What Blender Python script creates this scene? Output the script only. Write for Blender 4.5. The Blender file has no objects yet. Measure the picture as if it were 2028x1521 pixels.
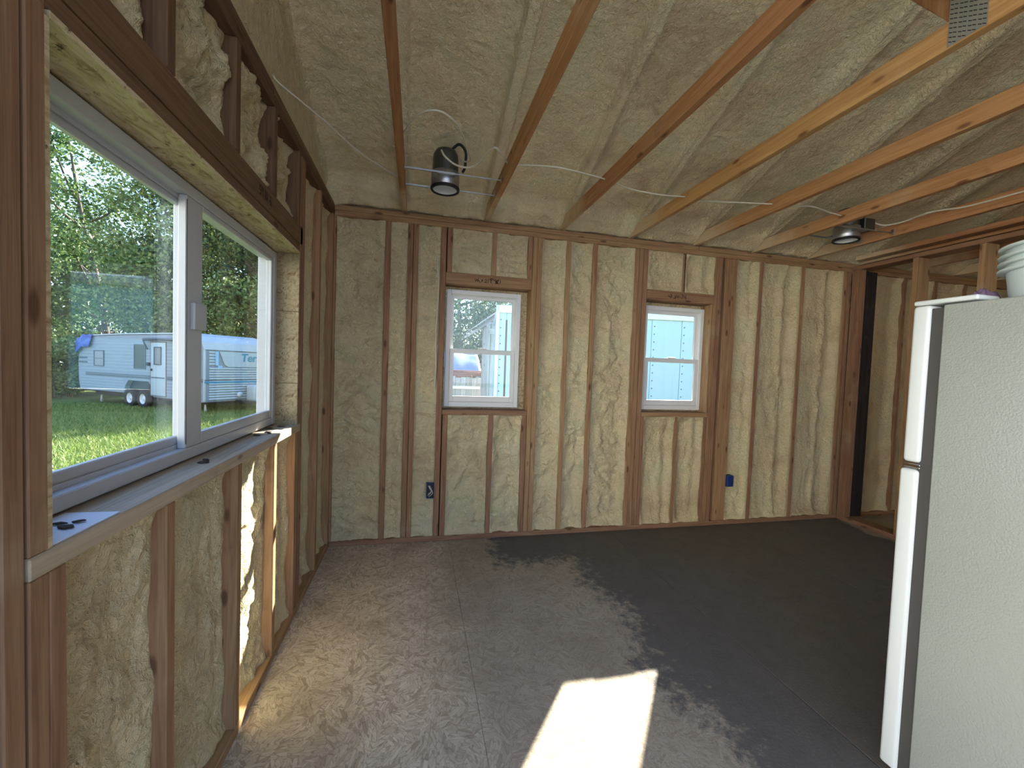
import bpy, bmesh, math, random
import numpy as np
from mathutils import Vector, Matrix

random.seed(7)
SC = bpy.context.scene
COL = SC.collection

# ------------------------------------------------------------------ camera
CAM_POS = (0.594, -3.193, 1.355)
YAW, PITCH, ROLL, FPX = 0.226907, 0.038712, -0.036353, 821.49
fw = Vector((math.sin(YAW) * math.cos(PITCH), math.cos(YAW) * math.cos(PITCH), -math.sin(PITCH)))
rt = Vector((math.cos(YAW), -math.sin(YAW), 0))
dn = fw.cross(rt)
r2 = math.cos(ROLL) * rt + math.sin(ROLL) * dn
d2 = -math.sin(ROLL) * rt + math.cos(ROLL) * dn
cd = bpy.data.cameras.new('camera')
cam = bpy.data.objects.new('camera', cd)
COL.objects.link(cam)
M = Matrix((r2, -d2, -fw)).transposed().to_4x4()
M.translation = Vector(CAM_POS)
cam.matrix_world = M
cd.sensor_fit = 'HORIZONTAL'
cd.sensor_width = 36.0
cd.lens = FPX / 2028.0 * 36.0
cd.clip_start = 0.02
cd.clip_end = 300
SC.camera = cam

# ------------------------------------------------------------------ sky, sun, exposure
SKY_STRENGTH = 0.72
SUN_STRENGTH = 8.4
EXPOSURE = 2.18
w = bpy.data.worlds.new('sky')
SC.world = w
w.use_nodes = True
nt = w.node_tree
nt.nodes.clear()
tc = nt.nodes.new('ShaderNodeTexCoord')
sp = nt.nodes.new('ShaderNodeSeparateXYZ')
rp = nt.nodes.new('ShaderNodeValToRGB')
bg = nt.nodes.new('ShaderNodeBackground')
wo = nt.nodes.new('ShaderNodeOutputWorld')
nt.links.new(tc.outputs['Generated'], sp.inputs[0])
nt.links.new(sp.outputs[2], rp.inputs[0])
nt.links.new(rp.outputs[0], bg.inputs[0])
nt.links.new(bg.outputs[0], wo.inputs[0])
e = rp.color_ramp.elements
e[0].position = 0.0
e[0].color = (0.80, 0.88, 1.0, 1)
e[1].position = 0.75
e[1].color = (0.22, 0.44, 1.0, 1)
k = e.new(0.25)
k.color = (0.45, 0.67, 1.0, 1)
bg.inputs[1].default_value = SKY_STRENGTH
SUN_DIR = Vector((-0.80, -1.0, -0.675)).normalized()      # the way the light travels
sd = bpy.data.lights.new('sun', 'SUN')
sd.energy = SUN_STRENGTH
sd.angle = math.radians(0.55)
sd.color = (1.0, 0.93, 0.82)
sun = bpy.data.objects.new('sun', sd)
COL.objects.link(sun)
sun.rotation_euler = SUN_DIR.to_track_quat('-Z', 'Y').to_euler()
sun.location = (20, 25, 18)
vs = SC.view_settings
vs.view_transform = 'Standard'
vs.look = 'None'
vs.exposure = EXPOSURE
vs.gamma = 1.0
vs.use_curve_mapping = False
SC.cycles.max_bounces = 6
SC.cycles.diffuse_bounces = 4
SC.cycles.glossy_bounces = 3
SC.cycles.transmission_bounces = 4
SC.cycles.transparent_max_bounces = 10
SC.cycles.caustics_reflective = False
SC.cycles.caustics_refractive = False


# ------------------------------------------------------------------ helpers
def wm(o):
    if o.parent:
        return wm(o.parent) @ o.matrix_parent_inverse @ o.matrix_basis
    return o.matrix_basis.copy()


def attach(o, p, local=False):
    o.parent = p
    if not local:
        o.matrix_parent_inverse = wm(p).inverted()
    return o


def tag(o, label=None, cat=None, group=None, kind=None):
    if label: o['label'] = label
    if cat: o['category'] = cat
    if group: o['group'] = group
    if kind: o['kind'] = kind
    return o


def empty(name, loc=(0, 0, 0), rz=0.0, label=None, cat=None, group=None, kind=None):
    o = bpy.data.objects.new(name, None)
    o.empty_display_size = 0.1
    COL.objects.link(o)
    o.location = loc
    o.rotation_euler = (0, 0, rz)
    return tag(o, label, cat, group, kind)


def link(name, me, mat=None, parent=None, loc=None, local=False):
    o = bpy.data.objects.new(name, me)
    COL.objects.link(o)
    if loc is not None:
        o.location = loc
    if mat is not None and not me.materials:
        for m in (mat if isinstance(mat, (list, tuple)) else [mat]):
            me.materials.append(m)
    if parent is not None:
        attach(o, parent, local)
    return o


def np_mesh(name, verts, faces, smooth=False):
    verts = np.asarray(verts, dtype=np.float32).reshape(-1, 3)
    faces = np.asarray(faces, dtype=np.int32)
    n = faces.shape[1]
    me = bpy.data.meshes.new(name)
    me.vertices.add(len(verts))
    me.vertices.foreach_set('co', verts.ravel())
    me.loops.add(faces.size)
    me.loops.foreach_set('vertex_index', faces.ravel())
    me.polygons.add(len(faces))
    me.polygons.foreach_set('loop_start', np.arange(0, faces.size, n, dtype=np.int32))
    me.polygons.foreach_set('loop_total', np.full(len(faces), n, dtype=np.int32))
    if smooth:
        me.polygons.foreach_set('use_smooth', np.ones(len(faces), dtype=bool))
    me.update(calc_edges=True)
    return me


def grid_mesh(name, P, flip=False):
    ny, nx = P.shape[:2]
    i = np.arange(ny * nx).reshape(ny, nx)
    a, b, c, d = i[:-1, :-1].ravel(), i[:-1, 1:].ravel(), i[1:, 1:].ravel(), i[1:, :-1].ravel()
    f = np.stack([a, d, c, b] if flip else [a, b, c, d], 1)
    return np_mesh(name, P.reshape(-1, 3), f, True)


_boxes = {}


def box_mesh(dx, dy, dz, bev=0.002, seg=1):
    key = (round(dx, 4), round(dy, 4), round(dz, 4), bev, seg)
    bm = bmesh.new()
    bmesh.ops.create_cube(bm, size=1.0)
    for v in bm.verts:
        v.co = Vector((v.co.x * dx, v.co.y * dy, v.co.z * dz))
    if bev > 0:
        bmesh.ops.bevel(bm, geom=list(bm.edges), offset=min(bev, 0.45 * min(dx, dy, dz)), segments=seg, affect='EDGES', profile=0.5)
    me = bpy.data.meshes.new('box')
    bm.to_mesh(me)
    bm.free()
    if seg > 1 and bev > 0:
        for p in me.polygons:
            p.use_smooth = True
    return me


def board(name, parent, x, y, z, axis='z', mat=None, bev=0.0025):
    """a sawn board between world bounds; the mesh's own z runs along the grain"""
    dx, dy, dz = x[1] - x[0], y[1] - y[0], z[1] - z[0]
    if axis == 'z':
        dims, rot = (dx, dy, dz), (0, 0, 0)
    elif axis == 'x':
        dims, rot = (dz, dy, dx), (0, math.pi / 2, 0)
    else:
        dims, rot = (dx, dz, dy), (-math.pi / 2, 0, 0)
    key = (round(dims[0], 4), round(dims[1], 4), round(dims[2], 4), bev, mat.name)
    if key not in _boxes:
        me = box_mesh(*dims, bev)
        me.materials.append(mat)
        _boxes[key] = me
    o = bpy.data.objects.new(name, _boxes[key])
    COL.objects.link(o)
    o.location = ((x[0] + x[1]) / 2, (y[0] + y[1]) / 2, (z[0] + z[1]) / 2)
    o.rotation_euler = rot
    if parent is not None:
        attach(o, parent)
    return o


def box(name, parent, x, y, z, mat, bev=0.004, seg=2, local=False):
    me = box_mesh(x[1] - x[0], y[1] - y[0], z[1] - z[0], bev, seg)
    me.name = name
    me.materials.append(mat)
    o = bpy.data.objects.new(name, me)
    COL.objects.link(o)
    o.location = ((x[0] + x[1]) / 2, (y[0] + y[1]) / 2, (z[0] + z[1]) / 2)
    if parent is not None:
        attach(o, parent, local)
    return o


def multi_box(name, parent, boxes, mat, bev=0.002, local=False):
    """several boxes that make up one rigid part, in world (or parent) coordinates"""
    bm = bmesh.new()
    for (x, y, z) in boxes:
        g = bmesh.ops.create_cube(bm, size=1.0)['verts']
        for v in g:
            v.co = Vector(((x[0] + x[1]) / 2 + v.co.x * (x[1] - x[0]), (y[0] + y[1]) / 2 + v.co.y * (y[1] - y[0]),
                           (z[0] + z[1]) / 2 + v.co.z * (z[1] - z[0])))
    if bev > 0:
        bmesh.ops.bevel(bm, geom=list(bm.edges), offset=bev, segments=1, affect='EDGES')
    me = bpy.data.meshes.new(name)
    bm.to_mesh(me)
    bm.free()
    return link(name, me, mat, parent, local=local)


def catmull(pts, n=8):
    P = [Vector(p) for p in pts]
    P = [2 * P[0] - P[1]] + P + [2 * P[-1] - P[-2]]
    out = []
    for i in range(1, len(P) - 2):
        for k in range(n):
            t = k / n
            a, b, c, d = P[i - 1], P[i], P[i + 1], P[i + 2]
            out.append(0.5 * ((2 * b) + (c - a) * t + (2 * a - 5 * b + 4 * c - d) * t * t + (3 * b - a - 3 * c + d) * t ** 3))
    out.append(P[-2])
    return out


def tube_mesh(pts, r, seg=8, taper=None, curve=True, n=8):
    pts = catmull(pts, n) if curve else [Vector(p) for p in pts]
    V, F = [], []
    up = Vector((0.13, 0.31, 0.94))
    for i, p in enumerate(pts):
        t = (pts[min(i + 1, len(pts) - 1)] - pts[max(i - 1, 0)])
        t = t.normalized() if t.length > 1e-9 else Vector((0, 0, 1))
        a = t.cross(up)
        if a.length < 1e-3:
            a = t.cross(Vector((1, 0, 0)))
        a.normalize()
        b = t.cross(a)
        rr = r if taper is None else r + (taper - r) * i / max(1, len(pts) - 1)
        for s in range(seg):
            q = 2 * math.pi * s / seg
            V.append(p + rr * (math.cos(q) * a + math.sin(q) * b))
    for i in range(len(pts) - 1):
        for s in range(seg):
            s2 = (s + 1) % seg
            F.append((i * seg + s, i * seg + s2, (i + 1) * seg + s2, (i + 1) * seg + s))
    me = bpy.data.meshes.new('tube')
    nV = len(V)
    F.append(tuple(range(seg - 1, -1, -1)))
    F.append(tuple(range(nV - seg, nV)))
    me.from_pydata([tuple(v) for v in V], [], F)
    for p in me.polygons:
        p.use_smooth = len(p.vertices) == 4
    return me


def lathe_mesh(prof, seg=32):
    V, F = [], []
    for (r, z) in prof:
        for s in range(seg):
            q = 2 * math.pi * s / seg
            V.append((r * math.cos(q), r * math.sin(q), z))
    for i in range(len(prof) - 1):
        for s in range(seg):
            s2 = (s + 1) % seg
            F.append((i * seg + s, i * seg + s2, (i + 1) * seg + s2, (i + 1) * seg + s))
    me = bpy.data.meshes.new('lathe')
    me.from_pydata(V, [], F)
    for p in me.polygons:
        p.use_smooth = True
    return me


def prism_mesh(poly, depth, bev=0.0):
    """poly in (x, z), extruded along +y by depth"""
    bm = bmesh.new()
    a = [bm.verts.new((p[0], 0, p[1])) for p in poly]
    f = bm.faces.new(a)
    r = bmesh.ops.extrude_face_region(bm, geom=[f])
    for v in [g for g in r['geom'] if isinstance(g, bmesh.types.BMVert)]:
        v.co.y += depth
    bmesh.ops.recalc_face_normals(bm, faces=bm.faces)
    if bev > 0:
        bmesh.ops.bevel(bm, geom=list(bm.edges), offset=bev, segments=2, affect='EDGES')
    me = bpy.data.meshes.new('prism')
    bm.to_mesh(me)
    bm.free()
    return me


def ring_boxes(u, v, wd):
    """four bars of a rectangular ring: (u range, v range), bar widths (l, r, b, t)"""
    l, r, b, t = wd
    return [((u[0], u[0] + l), v), ((u[1] - r, u[1]), v),
            ((u[0] + l, u[1] - r), (v[0], v[0] + b)), ((u[0] + l, u[1] - r), (v[1] - t, v[1]))]


# numpy noise
def _hash(ix, iy, seed):
    h = (ix.astype(np.int64) * 374761393 + iy.astype(np.int64) * 668265263 + seed * 1442695041) & 0xFFFFFFFF
    h = ((h ^ (h >> 13)) * 1274126177) & 0xFFFFFFFF
    h = (h ^ (h >> 16)) & 0xFFFFFFFF
    return h.astype(np.float64) / 4294967295.0 * 2 * math.pi


def gn(x, y, seed=0):
    x0, y0 = np.floor(x), np.floor(y)
    fx, fy = x - x0, y - y0
    ux, uy = fx * fx * fx * (fx * (fx * 6 - 15) + 10), fy * fy * fy * (fy * (fy * 6 - 15) + 10)

    def g(dx, dy):
        a = _hash(x0 + dx, y0 + dy, seed)
        return np.cos(a) * (fx - dx) + np.sin(a) * (fy - dy)
    return 1.5 * ((g(0, 0) * (1 - ux) + g(1, 0) * ux) * (1 - uy) + (g(0, 1) * (1 - ux) + g(1, 1) * ux) * uy)


def fbm(x, y, seed=0, o=4, gain=0.5):
    s, a = 0, 1.0
    for i in range(o):
        s = s + a * gn(x * 2 ** i, y * 2 ** i, seed + 17 * i)
        a *= gain
    return s


def worley(x, y, seed=0):
    """distance to the nearest of one random point per cell"""
    x0, y0 = np.floor(x), np.floor(y)
    best = np.full(x.shape, 9.0)
    for dx in (-1, 0, 1):
        for dy in (-1, 0, 1):
            a = _hash(x0 + dx, y0 + dy, seed) / (2 * math.pi)
            b2 = _hash(x0 + dx, y0 + dy, seed + 77) / (2 * math.pi)
            best = np.minimum(best, (x0 + dx + a - x) ** 2 + (y0 + dy + b2 - y) ** 2)
    return np.sqrt(best)


def blob(x, y, seed=0):
    """0 in the creases, 1 on top of rounded blisters"""
    return np.clip(1 - (worley(x, y, seed) / 0.85) ** 2, 0, 1)


# ------------------------------------------------------------------ materials
class NB:
    def __init__(self, name):
        self.m = bpy.data.materials.new(name)
        self.m.use_nodes = True
        self.t = self.m.node_tree
        self.t.nodes.clear()
        self.out = self.t.nodes.new('ShaderNodeOutputMaterial')

    def n(self, typ, **kw):
        nd = self.t.nodes.new('ShaderNode' + typ)
        for k, v in kw.items():
            setattr(nd, k, v)
        return nd

    def l(self, a, b):
        self.t.links.new(a, b)

    def coord(self, kind='Object', scale=(1, 1, 1), loc=None):
        if kind == 'Position':
            src = self.n('NewGeometry').outputs['Position']
        else:
            src = self.n('TexCoord').outputs[kind]
        mp = self.n('Mapping')
        mp.inputs['Scale'].default_value = scale
        self.l(src, mp.inputs['Vector'])
        if loc is not None:
            self.l(loc, mp.inputs['Location'])
        return mp.outputs[0]

    def noise(self, vec, scale, detail=4, rough=0.55, dist=0.0):
        nd = self.n('TexNoise')
        nd.inputs['Scale'].default_value = scale
        nd.inputs['Detail'].default_value = detail
        nd.inputs['Roughness'].default_value = rough
        nd.inputs['Distortion'].default_value = dist
        self.l(vec, nd.inputs['Vector'])
        return nd.outputs['Fac']

    def ramp(self, fac, stops, interp='LINEAR'):
        nd = self.n('ValToRGB')
        cr = nd.color_ramp
        cr.interpolation = interp
        cr.elements[0].position, cr.elements[0].color = stops[0][0], tuple(stops[0][1]) + (1,)
        cr.elements[1].position, cr.elements[1].color = stops[-1][0], tuple(stops[-1][1]) + (1,)
        for p, c in stops[1:-1]:
            el = cr.elements.new(p)
            el.color = tuple(c) + (1,)
        self.l(fac, nd.inputs[0])
        return nd.outputs[0]

    def step(self, fac, a, b):
        nd = self.n('MapRange')
        nd.interpolation_type = 'SMOOTHSTEP'
        nd.inputs[1].default_value = a
        nd.inputs[2].default_value = b
        self.l(fac, nd.inputs[0])
        return nd.outputs[0]

    def math(self, op, a, b=None):
        nd = self.n('Math', operation=op)
        for i, v in enumerate((a, b)):
            if v is None: continue
            if isinstance(v, (int, float)): nd.inputs[i].default_value = v
            else: self.l(v, nd.inputs[i])
        return nd.outputs[0]

    def mix(self, fac, a, b, mode='MIX'):
        nd = self.n('Mix', data_type='RGBA', blend_type=mode)
        for i, v in ((0, fac), (6, a), (7, b)):
            if isinstance(v, (int, float)): nd.inputs[i].default_value = v
            elif isinstance(v, tuple): nd.inputs[i].default_value = v + (1,)
            else: self.l(v, nd.inputs[i])
        return nd.outputs[2]

    def bump(self, h, strength=0.3, dist=0.01, normal=None):
        nd = self.n('Bump')
        nd.inputs['Strength'].default_value = strength
        nd.inputs['Distance'].default_value = dist
        self.l(h, nd.inputs['Height'])
        if normal is not None: self.l(normal, nd.inputs['Normal'])
        return nd.outputs[0]

    def pbr(self, col, rough=0.8, metal=0.0, normal=None, spec=0.3):
        b = self.n('BsdfPrincipled')
        for k, v in (('Base Color', col), ('Roughness', rough), ('Metallic', metal), ('Specular IOR Level', spec)):
            if isinstance(v, tuple): b.inputs[k].default_value = v + (1,)
            elif isinstance(v, (int, float)): b.inputs[k].default_value = v
            else: self.l(v, b.inputs[k])
        if normal is not None: self.l(normal, b.inputs['Normal'])
        self.l(b.outputs[0], self.out.inputs[0])
        return self.m


def plain(name, col, rough=0.6, metal=0.0, spec=0.4, var=0.08, scale=6.0):
    b = NB(name)
    f = b.noise(b.coord('Object'), scale, 3)
    c = b.mix(f, tuple(max(0, c * (1 - var)) for c in col), tuple(min(1, c * (1 + var)) for c in col))
    return b.pbr(c, rough, metal, spec=spec)


def wood_mat(name, light, dark, knot, dust=0.25, eave=False):
    b = NB(name)
    rnd = b.n('ObjectInfo').outputs['Random']
    off = b.n('CombineXYZ')
    b.l(b.math('MULTIPLY', rnd, 37.0), off.inputs[0])
    b.l(b.math('MULTIPLY', rnd, 91.0), off.inputs[2])
    g = b.noise(b.coord('Object', (26, 26, 1.3), off.outputs[0]), 1.6, 5, 0.6, 1.2)
    fine = b.noise(b.coord('Object', (120, 120, 4), off.outputs[0]), 1.4, 3, 0.6, 0.3)
    col = b.ramp(g, [(0.32, dark), (0.5, tuple(0.5 * (a + c) for a, c in zip(dark, light))), (0.68, light)])
    col = b.mix(b.math('MULTIPLY', fine, 0.45), col, tuple(c * 0.55 for c in dark), 'MIX')
    # tint board by board
    hsv = b.n('HueSaturation')
    b.l(col, hsv.inputs['Color'])
    b.l(b.math('ADD', b.math('MULTIPLY', rnd, 0.02), 0.49), hsv.inputs['Hue'])
    b.l(b.math('ADD', b.math('MULTIPLY', rnd, 0.35), 0.80), hsv.inputs['Value'])
    col = hsv.outputs[0]
    # knots
    vo = b.n('TexVoronoi')
    vo.inputs['Scale'].default_value = 1.0
    b.l(b.coord('Object', (12, 12, 4.2), off.outputs[0]), vo.inputs['Vector'])
    kn = b.step(vo.outputs['Distance'], 0.17, 0.07)
    col = b.mix(b.math('MULTIPLY', kn, 0.75), col, knot)
    # foam overspray and dirt lying on the wood
    d = b.step(b.noise(b.coord('Position'), 3.1, 5, 0.6), 0.56, 0.78)
    col = b.mix(b.math('MULTIPLY', d, dust), col, (0.50, 0.44, 0.30))
    if eave:
        se = b.n('SeparateXYZ')
        b.l(b.coord('Position'), se.inputs[0])
        ev = b.step(b.math('ADD', se.outputs[1], b.math('MULTIPLY', b.noise(b.coord('Position'), 6.0, 4), 0.5)), -0.35, 0.12)
        col = b.mix(b.math('MULTIPLY', ev, 0.75), col, (0.60, 0.50, 0.33))
    d2_ = b.step(b.noise(b.coord('Position'), 5.3, 4, 0.6), 0.60, 0.75)
    col = b.mix(b.math('MULTIPLY', d2_, 0.35), col, (0.10, 0.06, 0.035))
    return b.pbr(col, 0.8, 0.0, b.bump(fine, 0.25, 0.003), 0.25)


def foam_mat(name, k=1.0):
    b = NB(name)
    p = b.coord('Position')
    f = b.noise(p, 2.4, 4, 0.65)
    c = b.ramp(f, [(0.30, (0.50, 0.385, 0.235)), (0.42, (0.62, 0.505, 0.31)), (0.52, (0.68, 0.565, 0.345)), (0.60, (0.62, 0.555, 0.345)), (0.72, (0.74, 0.63, 0.42))])
    if k != 1.0:
        c = b.mix(1.0, c, (k, k * 1.01, k * 1.04), 'MULTIPLY')
    h = b.noise(p, 46, 4, 0.7, 0.4)
    c = b.mix(b.math('MULTIPLY', b.step(h, 0.50, 0.66), 0.22), c, (0.80, 0.72, 0.54))
    c = b.mix(b.math('MULTIPLY', b.step(h, 0.46, 0.32), 0.16), c, (0.38, 0.30, 0.19))
    return b.pbr(c, 0.7, 0.0, b.bump(h, 1.0, 0.022), 0.3)


def osb_nodes(b, vec, warm, pale, brown, ed=0.6):
    va = b.n('TexVoronoi')
    va.inputs['Scale'].default_value = 17
    b.l(vec, va.inputs['Vector'])
    sepc = b.n('SeparateColor')
    b.l(va.outputs['Color'], sepc.inputs[0])
    vr = b.n('VectorRotate', rotation_type='Z_AXIS')
    b.l(vec, vr.inputs['Vector'])
    b.l(b.math('MULTIPLY', sepc.outputs[0], 6.28), vr.inputs['Angle'])
    mp = b.n('Mapping')
    mp.inputs['Scale'].default_value = (20, 85, 40)
    b.l(vr.outputs[0], mp.inputs['Vector'])
    vb = b.n('TexVoronoi')
    vb.inputs['Scale'].default_value = 1.0
    b.l(mp.outputs[0], vb.inputs['Vector'])
    s2 = b.n('SeparateColor')
    b.l(vb.outputs['Color'], s2.inputs[0])
    col = b.ramp(s2.outputs[0], [(0.0, brown), (0.25, warm), (0.7, pale), (1.0, warm)])
    ve = b.n('TexVoronoi', feature='DISTANCE_TO_EDGE')
    ve.inputs['Scale'].default_value = 1.0
    b.l(mp.outputs[0], ve.inputs['Vector'])
    edge = b.step(ve.outputs['Distance'], 0.09, 0.0)
    col = b.mix(b.math('MULTIPLY', edge, ed), col, tuple(c * 0.35 for c in brown))
    return col, edge, s2.outputs[1]


def osb_mat(name, k=1.0, md=0.9):
    b = NB(name)
    vec = b.coord('Object')
    g = b.noise(b.coord('Object', (30, 9, 30)), 1.0, 4, 0.65, 1.5)
    col = b.ramp(g, [(0.30, (0.30, 0.20, 0.10)), (0.45, (0.52, 0.41, 0.24)), (0.60, (0.66, 0.56, 0.36)), (0.75, (0.50, 0.38, 0.22))])
    mold = b.step(b.noise(vec, 30, 5, 0.7, 0.6), 0.55, 0.66)
    area = b.step(b.noise(vec, 4, 3), 0.40, 0.60)
    col = b.mix(b.math('MULTIPLY', b.math('MULTIPLY', mold, area), md), col, (0.06, 0.04, 0.025))
    if k != 1.0:
        col = b.mix(1.0, col, (k, k * 0.96, k * 0.92), 'MULTIPLY')
    return b.pbr(col, 0.85, 0, b.bump(g, 0.3, 0.004), 0.2)


def floor_mat():
    b = NB('osb_floor')
    p = b.coord('Position')
    col, edge, hgt = osb_nodes(b, p, (0.60, 0.50, 0.37), (0.70, 0.61, 0.47), (0.42, 0.33, 0.23), 0.5)
    dirt = b.step(b.noise(p, 2.6, 6, 0.66), 0.40, 0.72)
    col = b.mix(b.math('MULTIPLY', dirt, 0.55), col, (0.27, 0.21, 0.15))
    spk = b.step(b.noise(p, 48, 4, 0.75), 0.52, 0.72)
    col = b.mix(b.math('MULTIPLY', spk, 0.45), col, (0.46, 0.39, 0.30))
    spd = b.step(b.noise(p, 70, 4, 0.75), 0.55, 0.70)
    col = b.mix(b.math('MULTIPLY', spd, 0.5), col, (0.13, 0.10, 0.07))
    # darker middle; left strip paler, its stronger light painted in along with pale dust
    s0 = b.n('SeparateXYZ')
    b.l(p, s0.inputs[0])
    mid_dim = b.step(b.math('ADD', s0.outputs[0], b.math('MULTIPLY', b.noise(p, 3.0, 4), 0.5)), 0.75, 1.25)
    col = b.mix(b.math('MULTIPLY', mid_dim, 0.66), col, (0.21, 0.17, 0.125))
    # dark paint that covers the right-hand sheets, with a worn, scraped edge
    sx = b.n('SeparateXYZ')
    b.l(p, sx.inputs[0])
    big = b.math('MULTIPLY', b.math('SUBTRACT', b.noise(p, 2.3, 5, 0.6), 0.5), 0.55)
    brk = b.math('MULTIPLY', b.math('SUBTRACT', b.noise(p, 17, 6, 0.75), 0.5), 0.75)
    xx = b.math('ADD', sx.outputs[0], big)
    dx = b.math('SUBTRACT', xx, 1.66)
    dy = b.math('MINIMUM', b.math('SUBTRACT', xx, 1.16), b.math('ADD', sx.outputs[1], 0.52))
    dd = b.math('MAXIMUM', dx, dy)
    paint = b.step(b.math('ADD', dd, brk), -0.03, 0.16)
    paint = b.math('MULTIPLY', paint, b.step(xx, 4.62, 4.57))
    wear = b.step(b.noise(p, 22, 5, 0.7), 0.60, 0.75)
    wear2 = b.math('MULTIPLY', wear, b.step(b.noise(p, 1.7, 3), 0.45, 0.75))
    paint = b.math('MULTIPLY', paint, b.math('SUBTRACT', 1.0, b.math('MULTIPLY', wear2, 0.7)))
    pc = b.mix(b.noise(p, 9, 5, 0.7), (0.050, 0.047, 0.046), (0.125, 0.115, 0.105))
    pc = b.mix(b.math('MULTIPLY', edge, 0.4), pc, (0.14, 0.13, 0.12))
    col = b.mix(b.math('MULTIPLY', paint, 0.92), col, pc)
    n = b.bump(hgt, 0.2, 0.004)
    n = b.bump(b.noise(p, 90, 3, 0.7), 0.35, 0.004, n)
    return b.pbr(col, 0.75, 0, n, 0.25)


def glass_mat():
    b = NB('window_glass')
    tr = b.n('BsdfTransparent')
    tr.inputs[0].default_value = (0.95, 0.98, 0.97, 1)
    gl = b.n('BsdfGlossy')
    gl.inputs['Roughness'].default_value = 0.0
    fr = b.n('Fresnel')
    bk = b.n('NewGeometry').outputs['Backfacing']
    b.l(b.math('SUBTRACT', 1.52, b.math('MULTIPLY', bk, 1.52 - 1 / 1.52)), fr.inputs['IOR'])
    mx = b.n('MixShader')
    b.l(fr.outputs[0], mx.inputs[0])
    b.l(tr.outputs[0], mx.inputs[1])
    b.l(gl.outputs[0], mx.inputs[2])
    b.l(mx.outputs[0], b.out.inputs[0])
    return b.m


def leaf_mat(name, c1, c2, c3):
    b = NB(name)
    r = b.n('NewGeometry').outputs['Random Per Island']
    col = b.ramp(r, [(0.0, c1), (0.55, c2), (1.0, c3)])
    d = b.n('BsdfPrincipled')
    b.l(col, d.inputs['Base Color'])
    d.inputs['Roughness'].default_value = 0.5
    d.inputs['Specular IOR Level'].default_value = 0.3
    t = b.n('BsdfTranslucent')
    b.l(col, t.inputs[0])
    mx = b.n('MixShader')
    mx.inputs[0].default_value = 0.25
    b.l(d.outputs[0], mx.inputs[1])
    b.l(t.outputs[0], mx.inputs[2])
    b.l(mx.outputs[0], b.out.inputs[0])
    return b.m


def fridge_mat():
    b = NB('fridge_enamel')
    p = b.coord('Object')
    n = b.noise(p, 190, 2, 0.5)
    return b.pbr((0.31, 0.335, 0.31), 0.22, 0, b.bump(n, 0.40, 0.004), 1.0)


SHADED_FIR = wood_mat('shaded_fir', (0.24, 0.145, 0.08), (0.13, 0.07, 0.038), (0.04, 0.02, 0.01), 0.12)  # darker copy of the stud fir; backlit wall's shade put into its colour
WOOD = wood_mat('fir_stud', (0.43, 0.265, 0.145), (0.255, 0.135, 0.072), (0.07, 0.03, 0.015))
JOIST = wood_mat('fir_joist', (0.56, 0.31, 0.14), (0.37, 0.17, 0.07), (0.09, 0.03, 0.012), 0.3, True)
PALEWOOD = wood_mat('skylit_weathered_pine', (0.60, 0.50, 0.37), (0.42, 0.33, 0.22), (0.12, 0.08, 0.05), 0.4)  # weathered pine, coloured paler for sky reflected on the sill
BLACKWOOD = wood_mat('black_stained_board', (0.040, 0.030, 0.028), (0.012, 0.009, 0.009), (0.005, 0.004, 0.004), 0.04)
FOAM = foam_mat('spray_foam')
FOAM_C = foam_mat('spray_foam_roof', 1.18)  # lighter copy of the foam; stronger light on the ceiling put into its colour
OSB = osb_mat('osb')
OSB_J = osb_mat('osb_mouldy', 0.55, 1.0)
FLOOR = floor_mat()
GLASS = glass_mat()
VINYL = plain('white_vinyl', (0.72, 0.72, 0.70), 0.38, var=0.05)
VINYL_SHADE = plain('shaded_vinyl', (0.50, 0.51, 0.53), 0.38, var=0.05)  # darker copy of the white vinyl; the frame's shade is in its colour
GALV = plain('galvanised_steel', (0.40, 0.41, 0.43), 0.35, 0.9, var=0.2, scale=40)
DARKMETAL = plain('dark_metal', (0.10, 0.105, 0.10), 0.35, 0.8)
PLATE = plain('nail_plate_steel', (0.42, 0.43, 0.40), 0.45, 0.7, var=0.12, scale=30)
BLACK = plain('black_rubber', (0.012, 0.012, 0.014), 0.6)
CABLE = plain('cable_sheath', (0.62, 0.57, 0.46), 0.55)
BLUEBOX = plain('blue_plastic', (0.015, 0.035, 0.16), 0.45)
INK = plain('marker_ink', (0.02, 0.01, 0.012), 0.8)
ENAMEL = fridge_mat()
DOORWHITE = plain('fridge_door_white', (0.60, 0.64, 0.64), 0.30, spec=0.5, var=0.02)
GASKET = plain('fridge_gasket', (0.055, 0.055, 0.052), 0.6)
CHROME = plain('chrome_strip', (0.75, 0.75, 0.76), 0.15, 1.0, var=0.03)
TUBP = plain('cloudy_plastic', (0.55, 0.63, 0.64), 0.4, var=0.12, scale=14)
PAPER = plain('white_paper', (0.72, 0.76, 0.84), 0.8, var=0.03)
SCRAP = plain('dead_leaf_brown', (0.05, 0.035, 0.022), 0.9)
PURPLE = plain('purple_cloth', (0.16, 0.11, 0.20), 0.9)
RIM = plain('white_reflector', (0.75, 0.76, 0.78), 0.4, var=0.05)

# ------------------------------------------------------------------ dimensions
PLATE_T = 0.038
WH = 2.467                 # top of the double plate
S = 0.038                  # stud thickness
D = 0.14                   # stud depth (2x6)
TRUSS_X = [0.475 + 0.61 * k for k in range(12)]
ROOF_S = 0.42

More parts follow.
